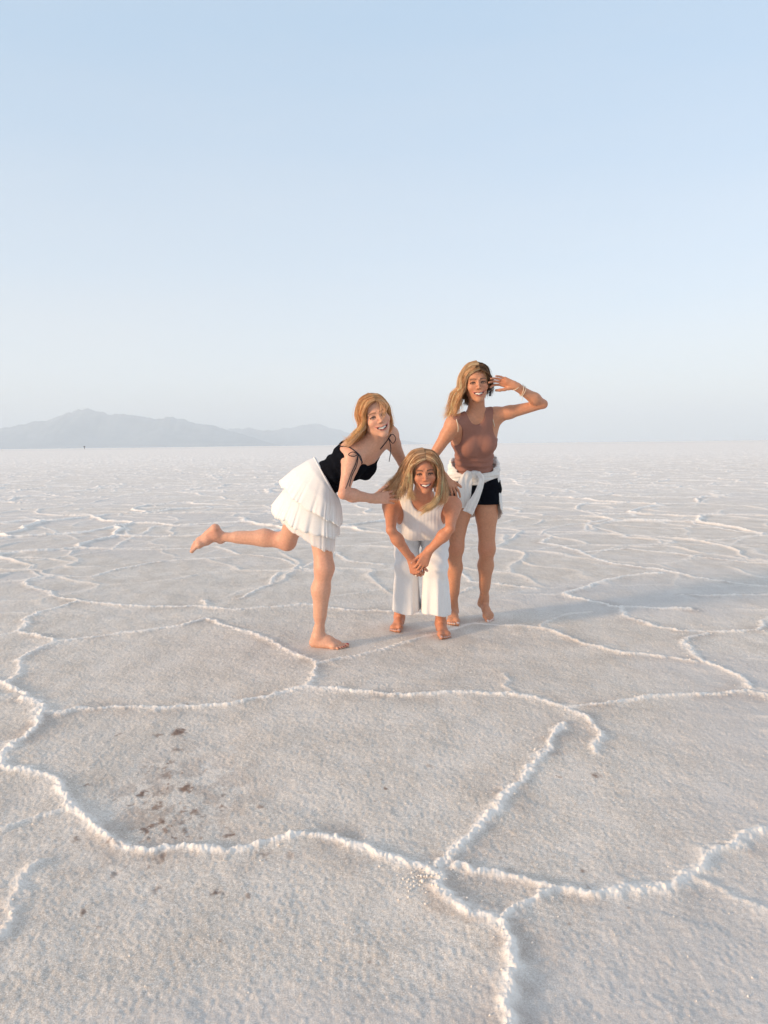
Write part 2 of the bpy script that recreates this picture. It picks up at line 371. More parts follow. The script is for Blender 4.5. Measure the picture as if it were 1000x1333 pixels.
def far_things():
    m, t, b = new_mat('mountain_rock'); N = t.nodes.new
    n = N('ShaderNodeTexNoise'); n.inputs['Scale'].default_value = .004; n.inputs['Detail'].default_value = 6
    geo = N('ShaderNodeNewGeometry'); t.links.new(geo.outputs['Position'], n.inputs['Vector'])
    r = N('ShaderNodeValToRGB'); r.color_ramp.elements[0].position = .35; r.color_ramp.elements[1].position = .7
    r.color_ramp.elements[0].color = (.09, .12, .15, 1); r.color_ramp.elements[1].color = (.17, .20, .22, 1)
    t.links.new(n.outputs['Fac'], r.inputs[0]); t.links.new(r.outputs[0], b.inputs['Base Color']); b.inputs['Roughness'].default_value = .95
    mountains('mountain_range', [(-420,585),(-300,566),(-150,561),(-60,556),(0,557),(20,553),(40,550),(60,545),(70,541),(90,534),(100,531),(115,533),(130,538),(150,541),(165,540),(185,543),(205,545),(220,541),(235,543),(250,548),(270,552),(290,556),(305,560),(320,566),(345,574),(380,583),(400,588)], 13500, 2200, 5, m)
    mountains('distant_mountain_range', [(150,575),(200,566),(260,560),(300,557),(322,556),(340,560),(355,560),(375,557),(395,553),(415,552),(430,556),(445,560),(470,566),(500,570),(530,574),(560,578)], 17500, 2200, 25, m)
    # tiny dark marker on the horizon
    c = P(110, 584.3, 900); c[2] = 0
    md, t, b = new_mat('dark_weathered_metal'); b.inputs['Base Color'].default_value = (.04, .04, .045, 1); b.inputs['Roughness'].default_value = .7
    root = bpy.data.objects.new('marker_post', None); root.location = c; C.objects.link(root)
    tag(root, 'tiny dark marker post standing alone on the far horizon in front of the pale mountains', 'post')
    def box(cx, cz, w, hh, d=.35):
        v = [(cx+sx*w/2, sy*d/2, cz+sz*hh/2) for sx in (-1, 1) for sy in (-1, 1) for sz in (-1, 1)]
        f = [(0,1,3,2),(4,6,7,5),(0,4,5,1),(2,3,7,6),(0,2,6,4),(1,5,7,3)]
        return v, f
    v, f = box(0, 1.2, .55, 2.6); mesh_obj('pole', v, f, md, root, smooth=False)
    v, f = box(0, 2.9, 2.0, 1.1, .2); mesh_obj('sign_board', v, f, md, root, smooth=False)
def haze():
    lo = np.array([-16000, -3000, -1.5]); hi = np.array([16000, 27000, 1150.])
    v = [((lo, hi)[a][0], (lo, hi)[b][1], (lo, hi)[c][2]) for a in (0, 1) for b in (0, 1) for c in (0, 1)]
    f = [(0,1,3,2),(4,6,7,5),(0,4,5,1),(2,3,7,6),(0,2,6,4),(1,5,7,3)]
    m = bpy.data.materials.new('haze_air'); m.use_nodes = True; t = m.node_tree; t.nodes.clear()
    o = t.nodes.new('ShaderNodeOutputMaterial'); p = t.nodes.new('ShaderNodeVolumePrincipled')
    p.inputs['Color'].default_value = (.77, .885, .985, 1); p.inputs['Density'].default_value = HAZE_D; p.inputs['Anisotropy'].default_value = .0
    t.links.new(p.outputs[0], o.inputs['Volume'])
    ob = mesh_obj('haze', v, f, m, smooth=False); tag(ob, kind='stuff'); return ob
HAZE_D = .00012
# ------------------------------------------------------------------ implicit-surface modelling
f32 = np.float32
def nrm(v): v = np.asarray(v, float); return v/np.linalg.norm(v)
def A(*v): return np.array(v, float)
def smin(a, b, k):
    h = np.maximum(k-np.abs(a-b), 0)/k
    return np.minimum(a, b)-h*h*k*.25
class Sdf:
    def __init__(s): s.p = []
    def add(s, fn, c, rad, k, mode=0, jk=None):
        s.p.append((fn, np.asarray(c, float), rad, k, mode, jk)); return s
    def cone(s, a, b, r1, r2, k=.02, flat=None, mode=0, jk=None):
        """tapered limb from a to b; flat=(axis, factor) squeezes the cross-section along axis"""
        a = np.asarray(a, float); b = np.asarray(b, float); ba = b-a; l2 = max(ba@ba, 1e-9)
        def fn(x, y, z):
            dx = x-a[0]; dy = y-a[1]; dz = z-a[2]
            if flat is not None:
                n, q = flat; dn = (dx*n[0]+dy*n[1]+dz*n[2])
                t = np.clip((dx*ba[0]+dy*ba[1]+dz*ba[2])/l2, 0, 1)
                ex = dx-t*ba[0]; ey = dy-t*ba[1]; ez = dz-t*ba[2]; en = (ex*n[0]+ey*n[1]+ez*n[2])*(1/q-1)
                ex = ex+en*n[0]; ey = ey+en*n[1]; ez = ez+en*n[2]
                return (np.sqrt(ex*ex+ey*ey+ez*ez)-(r1+(r2-r1)*t))*min(1, q)**.5
            t = np.clip((dx*ba[0]+dy*ba[1]+dz*ba[2])/l2, 0, 1)
            ex = dx-t*ba[0]; ey = dy-t*ba[1]; ez = dz-t*ba[2]
            return np.sqrt(ex*ex+ey*ey+ez*ez)-(r1+(r2-r1)*t)
        return s.add(fn, (a+b)/2, math.sqrt(l2)/2+max(r1, r2)*(1 if flat is None else max(1, flat[1])), k, mode, jk)
    def ell(s, c, rad, R=None, k=.02, mode=0, jk=None):
        c = np.asarray(c, float); rad = np.asarray(rad, float); R = np.eye(3) if R is None else R
        def fn(x, y, z):
            dx = x-c[0]; dy = y-c[1]; dz = z-c[2]
            q = [(dx*R[0, i]+dy*R[1, i]+dz*R[2, i])/rad[i] for i in range(3)]
            k0 = np.sqrt(q[0]**2+q[1]**2+q[2]**2)+1e-9
            k1 = np.sqrt((q[0]/rad[0])**2+(q[1]/rad[1])**2+(q[2]/rad[2])**2)+1e-9
            return k0*(k0-1)/k1
        return s.add(fn, c, rad.max(), k, mode, jk)
    def __call__(s, x, y, z, cen=None, br=0.):
        d = None
        if cen is not None:
            if getattr(s, 'n', -1) != len(s.p):
                s.n = len(s.p); s.cs = np.array([q[1] for q in s.p]); s.rs = np.array([q[2] for q in s.p])
            e = s.cs-cen; pr = [s.p[i] for i in np.nonzero(np.sqrt((e*e).sum(1))-s.rs-br <= .11)[0]]
        else: pr = s.p
        for fn, c, rad, k, mode, jk in pr:
            e = fn(x, y, z)
            if mode == 1:
                if d is None: continue
                d = -smin(-d, e, k)
            elif d is None: d = e
            elif jk is not None:      # strong blending only around a joint
                j, sg = jk
                w = np.exp(-((x-j[0])**2+(y-j[1])**2+(z-j[2])**2)/(sg*sg))
                d = smin(d, e, .004+(k-.004)*w)
            else: d = smin(d, e, k)
        if d is None: d = np.full(np.broadcast(x, y, z).shape, .3)
        return d

def axis(lo, hi, h, fines=()):
    """coordinates from lo to hi with step h, finer inside given (a, b, step) spans"""
    out = [lo]
    while out[-1] < hi:
        x = out[-1]; st = h
        for a, b, hh in fines:
            if a <= x < b: st = min(st, hh)
            elif x < a < x+st: st = max(hh, a-x) if a-x > 1e-4 else hh
        out.append(x+st)
    return np.array(out)

def surface(f, ax, B=14, pad=.03):
    """naive surface nets over a rectilinear grid, only in blocks near the surface"""
    xs, ys, zs = ax; nx, ny, nz = len(xs)-1, len(ys)-1, len(zs)-1
    ids = []; pos = []; quads = []
    off = np.array([(i, j, k) for i in (0, 1) for j in (0, 1) for k in (0, 1)])
    edges = [(a, b) for a in range(8) for b in range(a+1, 8) if np.abs(off[a]-off[b]).sum() == 1]
    for i0 in range(0, nx, B):
        i1 = min(i0+B, nx)
        for j0 in range(0, ny, B):
            j1 = min(j0+B, ny)
            for k0 in range(0, nz, B):
                k1 = min(k0+B, nz)
                lo = np.array([xs[i0], ys[j0], zs[k0]]); hi = np.array([xs[i1], ys[j1], zs[k1]])
                cen = (lo+hi)/2; br = np.linalg.norm(hi-lo)/2
                v = f(*[np.full((1, 1, 1), c) for c in cen], cen, br*1.3+.02)
                if abs(float(v.ravel()[0])) > br*1.25+pad: continue
                X = xs[i0:i1+1][:, None, None]; Y = ys[j0:j1+1][None, :, None]; Z = zs[k0:k1+1][None, None, :]
                D = np.broadcast_to(f(X, Y, Z, cen, br), (i1-i0+1, j1-j0+1, k1-k0+1))
                ins = D < 0
                if ins.all() or not ins.any(): continue
                cnt = sum(ins[a:a+i1-i0, b:b+j1-j0, c:c+k1-k0].astype(np.int8) for a, b, c in off)
                ci, cj, ck = np.nonzero((cnt > 0) & (cnt < 8))
                if len(ci):
                    dv = [D[ci+a, cj+b, ck+c] for a, b, c in off]
                    pv = [np.stack([xs[i0+ci+a], ys[j0+cj+b], zs[k0+ck+c]], 1) for a, b, c in off]
                    acc = np.zeros((len(ci), 3)); n = np.zeros(len(ci))
                    for a, b in edges:
                        m = (dv[a] < 0) != (dv[b] < 0)
                        t = np.where(m, dv[a]/np.where(m, dv[a]-dv[b], 1), 0)
                        acc += np.where(m[:, None], pv[a]+(pv[b]-pv[a])*t[:, None], 0); n += m
                    pos.append(acc/n[:, None]); ids.append(((i0+ci)*ny+(j0+cj))*nz+(k0+ck))
                for d in range(3):
                    sl0 = [slice(0, i1-i0), slice(0, j1-j0), slice(0, k1-k0)]; sl1 = list(sl0)
                    sl1[d] = slice(sl0[d].start+1, sl0[d].stop+1)
                    a = ins[tuple(sl0)]; b = ins[tuple(sl1)]
                    q = np.nonzero(a != b)
                    if not len(q[0]): continue
                    g = [i0+q[0], j0+q[1], k0+q[2]]; u, w = [(1, 2), (2, 0), (0, 1)][d]
                    def cid(du, dw):
                        h = list(g); h[u] = h[u]-du; h[w] = h[w]-dw; return (h[0]*ny+h[1])*nz+h[2]
                    Q = np.stack([cid(1, 1), cid(0, 1), cid(0, 0), cid(1, 0)], 1)
                    fl = ~a[q]; Q[fl] = Q[fl][:, ::-1]; quads.append(Q)
    ids = np.concatenate(ids); pos = np.concatenate(pos); quads = np.concatenate(quads)
    o = np.argsort(ids); ids = ids[o]; pos = pos[o]
    r = np.searchsorted(ids, quads); r = np.minimum(r, len(ids)-1)
    ok = (ids[r] == quads).all(1)
    return pos, r[ok]
def keep_big(v, f, minf=200):
    """drop tiny loose islands"""
    lab = np.arange(len(v))
    for _ in range(400):
        m = lab[f].min(1); new = lab.copy()
        for k in range(4): np.minimum.at(new, f[:, k], m)
        new = new[new]
        if (new == lab).all(): break
        lab = new
    c = np.bincount(lab[f[:, 0]], minlength=len(v)); return f[c[lab[f[:, 0]]] >= minf]

def tubes(paths, radii, cols, sides=4):
    """many tapered strands in one mesh. paths: list of (n,3); radii: list of (n,); cols list of rgb"""
    V = []; Fs = []; Cs = []; base = 0
    an = np.arange(sides)*2*math.pi/sides
    for p, r, c in zip(paths, radii, cols):
        n = len(p); t = np.gradient(p, axis=0); t /= np.linalg.norm(t, axis=1)[:, None]+1e-9
        ref = np.where(np.abs(t[:, [1]]) < .8, A(0, 1, 0)[None], A(1, 0, 0)[None])
        u = np.cross(t, ref); u /= np.linalg.norm(u, axis=1)[:, None]+1e-9; w = np.cross(t, u)
        ring = p[:, None]+r[:, None, None]*(u[:, None]*np.cos(an)[None, :, None]+w[:, None]*np.sin(an)[None, :, None])
        V.append(ring.reshape(-1, 3))
        i = np.arange(n-1)[:, None]*sides; j = np.arange(sides)[None]; j2 = (j+1) % sides
        Fs.append((np.stack([i+j, i+sides+j, i+sides+j2, i+j2], -1).reshape(-1, 4)+base))
        cc = np.asarray(c); Cs.append(np.broadcast_to(cc if cc.ndim == 1 else np.repeat(cc, sides, 0), (n*sides, 3)))
        base += n*sides
    return np.concatenate(V), np.concatenate(Fs), np.concatenate(Cs)
def spline(pts, n):
    """Catmull-Rom through pts, n samples"""
    p = np.asarray(pts, float); p = np.vstack([2*p[0]-p[1], p, 2*p[-1]-p[-2]])
    m = len(p)-3; t = np.linspace(0, m-1e-6, n); i = t.astype(int); u = (t-i)[:, None]
    a, b, c, d = p[i], p[i+1], p[i+2], p[i+3]
    return .5*((2*b)+(-a+c)*u+(2*a-5*b+4*c-d)*u*u+(-a+3*b-3*c+d)*u**3)
def sheet(grid, closed=False):
    n, m = grid.shape[:2]; V = grid.reshape(-1, 3)
    i = np.arange(n-1)[:, None]*m; j = np.arange(m if closed else m-1)[None]; j2 = (j+1) % m
    return V, np.stack([i+j, i+m+j, i+m+j2, i+j2], -1).reshape(-1, 4)
def frame(left, up):
    """columns: person's left, back, up"""
    z = nrm(up); x = np.asarray(left, float); x = nrm(x-z*(x@z)); y = np.cross(z, x)
    return np.stack([x, y, z], 1)

# ------------------------------------------------------------------ anatomy
def head(S, c, R, s=1.0, ear=True):
    T = lambda *v: c+R@(s*A(*v))
    def E(v, r, k, mode=0): S.ell(T(*v), s*A(*r), R, k*s, mode)
    def K(a, b, r1, r2, k, mode=0, flat=None): S.cone(T(*a), T(*b), r1*s, r2*s, k*s, flat, mode)
    E((0, .014, .040), (.0725, .090, .080), .03)
    E((0, -.022, -.026), (.0560, .062, .078), .03)
    for q in (-1, 1):
        K((q*.041, .004, -.052), (q*.007, -.063, -.089), .013, .011, .03)
        E((q*.035, -.060, -.022), (.022, .019, .017), .028)          # cheek raised by the smile
        K((q*.012, -.081, .026), (q*.044, -.068, .024), .0065, .005, .014)   # brow
    E((0, -.070, -.093), (.019, .015, .013), .018)                   # chin
    for q in (-1, 1): E((q*.031, -.089, .006), (.017, .011, .012), .010, 1)   # sockets
    K((0, -.083, .018), (0, -.099, -.020), .0056, .0068, .012)
    E((0, -.100, -.0235), (.0082, .0080, .0072), .006)
    for q in (-1, 1):
        E((q*.0105, -.091, -.0255), (.0056, .0070, .0054), .006)
        E((q*.031, -.066, .0045), (.0152, .0150, .0130), .004)       # closed lids over the eyeball
        E((q*.031, -.083, .0028), (.0115, .0070, .0026), .002, 1)    # the narrowed opening
    E((0, -.070, -.056), (.034, .020, .026), .015)                   # muzzle
    for q in (-1, 1):                                                # lips stretched in a broad smile
        up_ = [(q*.0365, -.0690, -.0440), (q*.0200, -.0850, -.0505), (0, -.0905, -.0520)]
        lo_ = [(q*.0365, -.0690, -.0440), (q*.0275, -.0775, -.0565), (q*.0145, -.0860, -.0660), (0, -.0885, -.0690)]
        for a, b, r in ((up_[0], up_[1], .0030), (up_[1], up_[2], .0032), (lo_[0], lo_[1], .0030), (lo_[1], lo_[2], .0036), (lo_[2], lo_[3], .0040)):
            K(a, b, r, r, .004)
    E((0, -.0930, -.0598), (.0150, .0120, .0064), .002, 1)
    for q in (-1, 1): E((q*.0170, -.0870, -.0560), (.0125, .0120, .0052), .002, 1)
    if ear:
        for q in (-1, 1):
            E((q*.074, .012, -.004), (.0085, .017, .030), .010)
            E((q*.080, .006, -.002), (.005, .009, .018), .005, 1)
HEAD_SPOTS = []   # filled per head: (centre, R, s, palette)
def paint_head(v, col, c, R, s, pal):
    q = (v-c)@R/s; x, y, z = q.T; ax = np.abs(x)
    front = (y < -.045) & (ax < .07) & (np.abs(z) < .13)
    def blend(w, rgb):
        w = np.clip(w, 0, 1)[:, None]; col[:] = col*(1-w)+np.asarray(rgb)[None]*w
    # soft reddening of cheeks and nose
    blend(front*.30*np.exp(-(((ax-.038)/.018)**2+((z+.026)/.018)**2)), pal['flush'])
    blend(front*.22*np.exp(-((x/.012)**2+((z+.024)/.012)**2)), pal['flush'])
    # lips
    up = -.0516+.0076*(ax/.0365)**2; lo = -.0700+.0260*(ax/.0365)**2.3
    lip = front & (y < -.052) & (ax < .039)
    w = lip*np.maximum(np.exp(-((z-up)/.0030)**2), np.exp(-((z-lo)/.0036)**2))
    blend(w*1.0, pal['lip'])
    inside = lip & (z < up-.001) & (z > lo+.002) & (ax < .031)
    blend(inside*1., (.10, .03, .025))
    # brows
    zb = .0250+.0035*np.cos((ax-.028)/.016*1.2)
    blend(front*(ax > .010)*(ax < .048)*np.exp(-((z-zb)/.0036)**2)*.95, pal['brow'])
    # lashes / lid line
    zl = .0052+.0045*(1-((ax-.031)/.0145)**2)
    blend(front*(np.abs(ax-.031) < .0160)*np.exp(-((z-zl)/.0040)**2)*1.3, pal['lash'])
    zl = .0000-.0028*(1-((ax-.031)/.0135)**2)
    blend(front*(np.abs(ax-.031) < .0145)*np.exp(-((z-zl)/.0018)**2)*.6, pal['lash'])
    # nostrils
    blend(front*np.exp(-(((ax-.0062)/.0030)**2+((z+.0300)/.0022)**2))*(y < -.085)*.8, (.10, .035, .025))
def face_bits(parent, c, R, s, iris, loc, mats):
    T = lambda v: c+(s*np.asarray(v))@R.T
    for q in (-1, 1):
        n, m = 14, 20
        th = np.linspace(0, math.pi, n)[:, None]; ph = np.linspace(0, 2*math.pi, m, endpoint=False)[None]
        u = np.stack([np.sin(th)*np.cos(ph), -np.cos(th)+0*ph, np.sin(th)*np.sin(ph)], -1)   # pole faces forward
        d = np.degrees(th+0*ph)
        col = np.where(d[..., None] < 13, .01, np.where(d[..., None] < 30, np.asarray(iris), .38))
        g = T(A(q*.031, -.066, .0045)+.0130*u.reshape(-1, 3)).reshape(n, m, 3)
        V, Fc = sheet(g, True); mesh_obj('eye', V, Fc[:, ::-1].copy(), mats['eye'], parent, col=col.reshape(-1, 3)*np.ones(3), loc=loc)
    a = np.linspace(-1, 1, 25); rows = []
    for zz in (-.0520, -.0560, -.0610, -.0660, -.0690):
        rows.append(np.stack([a*.0310, -.0862+.0180*a**2+abs(zz+.060)*.12, zz+.0085*a**2], 1))
    for zz in (-.0690, -.0520):
        rows.append(np.stack([a*.0290, -.0780+.0160*a**2, zz+.0085*a**2], 1))
    g = np.array(rows+[rows[0]]); V, Fc = sheet(T(g.reshape(-1, 3)).reshape(g.shape))
    mesh_obj('teeth', V, Fc, mats['teeth'], parent, loc=loc)

def hand(S, w, f, n, side, s=1.0, curls=(20, 25, 30, 35), spread=4, thumb=(.6, .75, .25), tcurl=15, first=None, nails=None):
    """w wrist, f finger direction, n out of the palm, side = +1/-1 picks the thumb side (f x n)*side"""
    f = nrm(f); n = nrm(n-np.dot(n, f)*f); t = np.cross(f, n)*side
    T = lambda a, b, c: w+s*(f*a+t*b+n*c)
    kn = [(.083, .027), (.087, .008), (.083, -.010), (.075, -.027)]
    ln = [(.040, .025, .021), (.044, .028, .022), (.041, .026, .021), (.032, .020, .018)]
    rr = [.0086, .0088, .0084, .0076]
    S.cone(T(-.02, 0, 0), T(.012, 0, 0), .023*s, .022*s, .02, flat=(n, .78))
    for i, (a, b) in enumerate(kn):
        S.cone(T(.010, b*.55, 0), T(a, b, -.001), .0150*s, .0112*s, .010*s)
    S.cone(T(.02, .0, .004), T(.06, -.012, .004), .013*s, .012*s, .012*s)
    tips = []; S.prox = []
    for i, (a, b) in enumerate(kn):
        c = curls[i] if np.ndim(curls[i]) else (curls[i]*.8, curls[i]*1.1, curls[i]*.7)
        ang = 0; p = T(a, b, -.001); sp = math.radians(spread)*(1.5-i)
        fd = f*math.cos(sp)+t*math.sin(sp); r = rr[i]*s
        for j, L in enumerate(ln[i]):
            ang += math.radians(c[j]); d = fd*math.cos(ang)+n*math.sin(ang)
            q = p+d*L*s; S.cone(p, q, r, r*.90, .0028*s, jk=None)
            if j == 0: S.prox.append((p, q, r))
            p = q; r *= .90
        tips.append((p, nrm(-fd*-math.sin(ang)*-1-n*math.cos(ang)), r))
    d = nrm(f*thumb[0]+t*thumb[1]+n*thumb[2]); p = T(.016, .016, .006)
    S.cone(T(.012, .010, .006), p+d*.018*s, .016*s, .0135*s, .012*s)
    r = .0118*s; dd = d
    for j, L in enumerate((.044, .032, .024)):
        q = p+dd*L*s; S.cone(p, q, r, r*.9, .006*s); p = q; r *= .88
        dd = nrm(dd*math.cos(math.radians(tcurl))+f*math.sin(math.radians(tcurl)))
    tips.append((p, nrm(-n+t*.3), r))
    if nails is not None: nails += tips
    return tips
def foot(S, an, d, up, medial, s=1.0, nails=None, toe=0):
    """an ankle centre (.075 above the sole), d toe direction, up away from the sole, medial sign"""
    d = nrm(d); up = nrm(up-np.dot(up, d)*d); m = np.cross(up, d)*medial
    o = an-up*.075*s
    T = lambda a, b, c: o+s*(d*a+m*b+up*c)
    S.cone(an+up*.03*s, T(-.004, 0, .066), .033*s, .034*s, .02)
    S.cone(T(-.028, 0, .030), T(-.018, 0, .062), .028*s, .026*s, .02)
    S.cone(T(-.030, 0, .026), T(.03, -.012, .026), .0255*s, .022*s, .02)
    S.cone(T(0, 0, .060), T(.065, .006, .046), .033*s, .024*s, .025)
    S.cone(T(.060, .006, .044), T(.118, .020, .022), .024*s, .019*s, .02)
    S.cone(T(.055, -.006, .038), T(.108, -.022, .018), .022*s, .016*s, .02)
    S.cone(T(.01, -.012, .024), T(.100, -.030, .017), .020*s, .0155*s, .02)
    S.cone(T(.110, .020, .020), T(.100, -.030, .016), .0185*s, .015*s, .015)
    for i, (a, b, L, r) in enumerate([(.128, .024, .044, .0128), (.130, .004, .034, .0088), (.126, -.009, .030, .0082), (.119, -.021, .026, .0078), (.110, -.032, .021, .0074)]):
        q = T(a+L, b-.002*i, r/s*s+.001+toe*.0); S.cone(T(a-.012, b, .016), q, r*s*1.0, r*s*.92, .004*s)
        S.ell(q, A(1, 1, 1)*r*s*1.02, None, .003*s)
        if nails is not None: nails.append((q+d*.003, up, r*s))
def limb_arm(S, sh, el, wr, s=1.0, bend=None, j=None, fat=1.0):
    a = nrm(el-sh); b = nrm(wr-el)
    jk = (sh, .11) if j is None else j
    S.cone(sh, sh+(el-sh)*.30, .043*s*fat, .043*s*fat, .05, jk=jk)
    S.cone(sh+(el-sh)*.25, el, .042*s*fat, .0275*s*fat, .03, jk=(el, .2))
    S.cone(el, el+(wr-el)*.30, .0265*s*fat, .0345*s*fat, .014, jk=(el, .12))
    S.cone(el+(wr-el)*.28, wr, .0345*s*fat, .0215*s, .03, jk=(wr, .25))
def limb_leg(S, hp, kn, an, back, s=1.0, fat=1.0):
    back = nrm(back)
    S.cone(hp, hp+(kn-hp)*.45, .086*s*fat, .073*s*fat, .05, jk=(hp, .22))
    S.cone(hp+(kn-hp)*.40, kn, .074*s*fat, .050*s*fat, .03, jk=(kn, .35))
    S.ell(kn-back*.010*s, A(.045, .045, .05)*s, None, .02, jk=(kn, .1))
    c1 = kn+(an-kn)*.32+back*.011*s
    S.cone(kn, c1, .0465*s*fat, .0485*s*fat, .05, jk=(kn, .4))
    S.cone(c1, kn+(an-kn)*.70+back*.005*s, .0485*s*fat, .034*s*fat, .05, jk=(an, .6))
    S.cone(kn+(an-kn)*.1-back*.006*s, an, .038*s*fat, .029*s, .03, jk=(an, .5))
def torso(S, pel, Rp, che, Rc, shL, shR, hipL, hipR, neck, s=1.0, bust=1.0, wide=1.0):
    Tp = lambda *v: pel+Rp@(s*A(*v)); Tc = lambda *v: che+Rc@(s*A(*v))
    S.ell(Tp(0, .005, 0), s*A(.150*wide, .105, .105), Rp, .05)
    for h in (hipL, hipR): S.ell(h+Rp@(s*A(0, .01, .01)), s*A(.085, .09, .10), Rp, .06)
    for q in (-1, 1): S.ell(Tp(q*.065, .050, -.035), s*A(.078, .075, .085), Rp, .05)
    mid = (pel+che)/2; Rm = frame(Rp[:, 0]+Rc[:, 0], Rp[:, 2]+Rc[:, 2])
    S.ell(mid+Rm@(s*A(0, 0, 0)), s*A(.122*wide, .088, .11), Rm, .07)
    S.ell(Tc(0, .0, -.03), s*A(.132*wide, .095, .13), Rc, .06)
    S.ell(Tc(0, .012, .06), s*A(.128, .080, .09), Rc, .06)
    for q in (-1, 1): S.ell(Tc(q*.062, -.078, -.020), s*A(.058, .046, .056)*bust, Rc, .035)
    for q, sh in ((1, shL), (-1, shR)):
        S.cone(Tc(q*.05, .004, .115), sh, .040*s, .044*s, .05)
        S.cone(neck, (sh+neck)/2, .036*s, .036*s, .05)
        S.cone(Tc(q*.10, .01, .0), sh, .050*s, .040*s, .05)
import os
# ------------------------------------------------------------------ materials for the people
def col_mat(name, rough=.5, sss=0., spec=.4, bump=0., scale=60., sheen=0., trans=0., tint=None, var=.12, clear=.06):
    m, t, b = new_mat(name); N = t.nodes.new; L = t.links.new
    tc = N('ShaderNodeTexCoord'); n = N('ShaderNodeTexNoise'); n.inputs['Scale'].default_value = scale; n.inputs['Detail'].default_value = 4
    L(tc.outputs['Object'], n.inputs['Vector'])
    mr = N('ShaderNodeMapRange'); L(n.outputs['Fac'], mr.inputs[0]); mr.inputs[1].default_value = .3; mr.inputs[2].default_value = .7
    mr.inputs[3].default_value = 1-var; mr.inputs[4].default_value = 1+var*.6
    mx = N('ShaderNodeMix'); mx.data_type = 'RGBA'; mx.blend_type = 'MULTIPLY'; mx.inputs[0].default_value = 1
    cc = N('ShaderNodeCombineColor'); [L(mr.outputs[0], cc.inputs[i]) for i in range(3)]
    if tint is None:
        a = N('ShaderNodeVertexColor'); a.layer_name = 'Col'; L(a.outputs['Color'], mx.inputs[6])
    else: mx.inputs[6].default_value = (*tint, 1)
    L(cc.outputs[0], mx.inputs[7]); L(mx.outputs[2], b.inputs['Base Color'])
    b.inputs['Roughness'].default_value = rough; b.inputs['Specular IOR Level'].default_value = spec
    if sss:
        b.inputs['Subsurface Weight'].default_value = sss; b.inputs['Subsurface Radius'].default_value = (1, .35, .2); b.inputs['Subsurface Scale'].default_value = .006
    if sheen: b.inputs['Sheen Weight'].default_value = sheen
    if bump:
        bp = N('ShaderNodeBump'); bp.inputs['Strength'].default_value = bump; bp.inputs['Distance'].default_value = .002
        L(n.outputs['Fac'], bp.inputs['Height']); L(bp.outputs[0], b.inputs['Normal'])
    if trans:
        tr = N('ShaderNodeBsdfTranslucent'); L(mx.outputs[2], tr.inputs[0]); ms = N('ShaderNodeMixShader'); ms.inputs[0].default_value = trans
        tp = N('ShaderNodeBsdfTransparent'); m2 = N('ShaderNodeMixShader'); m2.inputs[0].default_value = clear
        out = t.nodes['Material Output']; L(b.outputs[0], ms.inputs[1]); L(tr.outputs[0], ms.inputs[2])
        L(ms.outputs[0], m2.inputs[1]); L(tp.outputs[0], m2.inputs[2]); L(m2.outputs[0], out.inputs['Surface'])
    return m
MT = {}
def materials():
    MT['skin'] = col_mat('skin', .48, .12, .35, .15, 90, var=.10)
    MT['hair'] = col_mat('blonde_hair', .45, 0, .4, 0, 30, var=.15, trans=.40, clear=0)
    MT['eye'] = col_mat('eye_surface', .1, 0, .6, var=0); MT['teeth'] = col_mat('tooth_enamel', .25, 0, .5, tint=(.90, .86, .78), var=.03)
    MT['black'] = col_mat('black_cotton', .95, 0, .04, .3, 200, tint=(.006, .007, .011))
    MT['navy'] = col_mat('black_ribbon', .6, 0, .3, 0, 200, tint=(.012, .016, .03))
    MT['white_sheer'] = col_mat('white_chiffon', .8, 0, .2, .2, 150, tint=(.93, .93, .935), trans=.16, var=.04)
    MT['white_veil'] = col_mat('white_veil', .8, 0, .2, .2, 150, tint=(.93, .93, .935), trans=.16, var=.04, clear=.26)
    MT['white_rib'] = col_mat('white_ribbed_cotton', .85, 0, .2, .3, 220, tint=(.80, .785, .775), var=.04)
    MT['white_linen'] = col_mat('white_linen', .85, 0, .2, .5, 160, tint=(.80, .79, .79), var=.05)
    MT['brown'] = col_mat('brown_jersey', .8, 0, .25, .25, 220, tint=(.31, .150, .115), var=.08)
    MT['cream'] = col_mat('cream_strap', .7, 0, .3, 0, 200, tint=(.75, .66, .52))
    MT['silver'] = col_mat('ring_metal', .25, 0, .8, tint=(.8, .75, .65)); MT['silver'].node_tree.nodes['Principled BSDF'].inputs['Metallic'].default_value = 1
    MT['fleece'] = col_mat('white_sweatshirt_cotton', .9, 0, .15, .5, 120, tint=(.78, .77, .75), var=.05)

def r_foot(p, r): return p[2] < .06 or (p[2] < .7 and p[0] < -.8)
def build_body(name, S, root, loc, base, joints, heads, fines, pal, nails, nailcol, red=()):
    pts = np.array(joints); lo = pts.min(0)-.16; hi = pts.max(0)+.16; lo[2] = -.012
    ax = [axis(lo[i], hi[i], .0042, [(a[i][0], a[i][1], a[i][2]) for a in fines if a[i]]) for i in range(3)]
    v, f = surface(S, ax); f = keep_big(v, f)
    col = np.repeat(np.asarray(base, float)[None], len(v), 0)
    for c, r, w in red:
        e = w*np.exp(-(((v-c)**2).sum(1)/r**2)); col = col*(1-e[:, None])+np.asarray(pal['flush'])[None]*e[:, None]
    c, R, s = heads; near = ((v-c)**2).sum(1) < .2**2
    cc = col[near]; paint_head(v[near], cc, c, R, s, pal); col[near] = cc
    for p, u, r in nails:
        d2 = ((v-(p+u*r*.55))**2).sum(1); e = (d2 < (r*.80)**2); col[e] = nailcol if p[2] < .55*(loc is not None) and r_foot(p, r) else pal['nail']
    print(name, len(v), 'verts')
    return mesh_obj('body', v, f, MT['skin'], root, col=col, loc=loc)
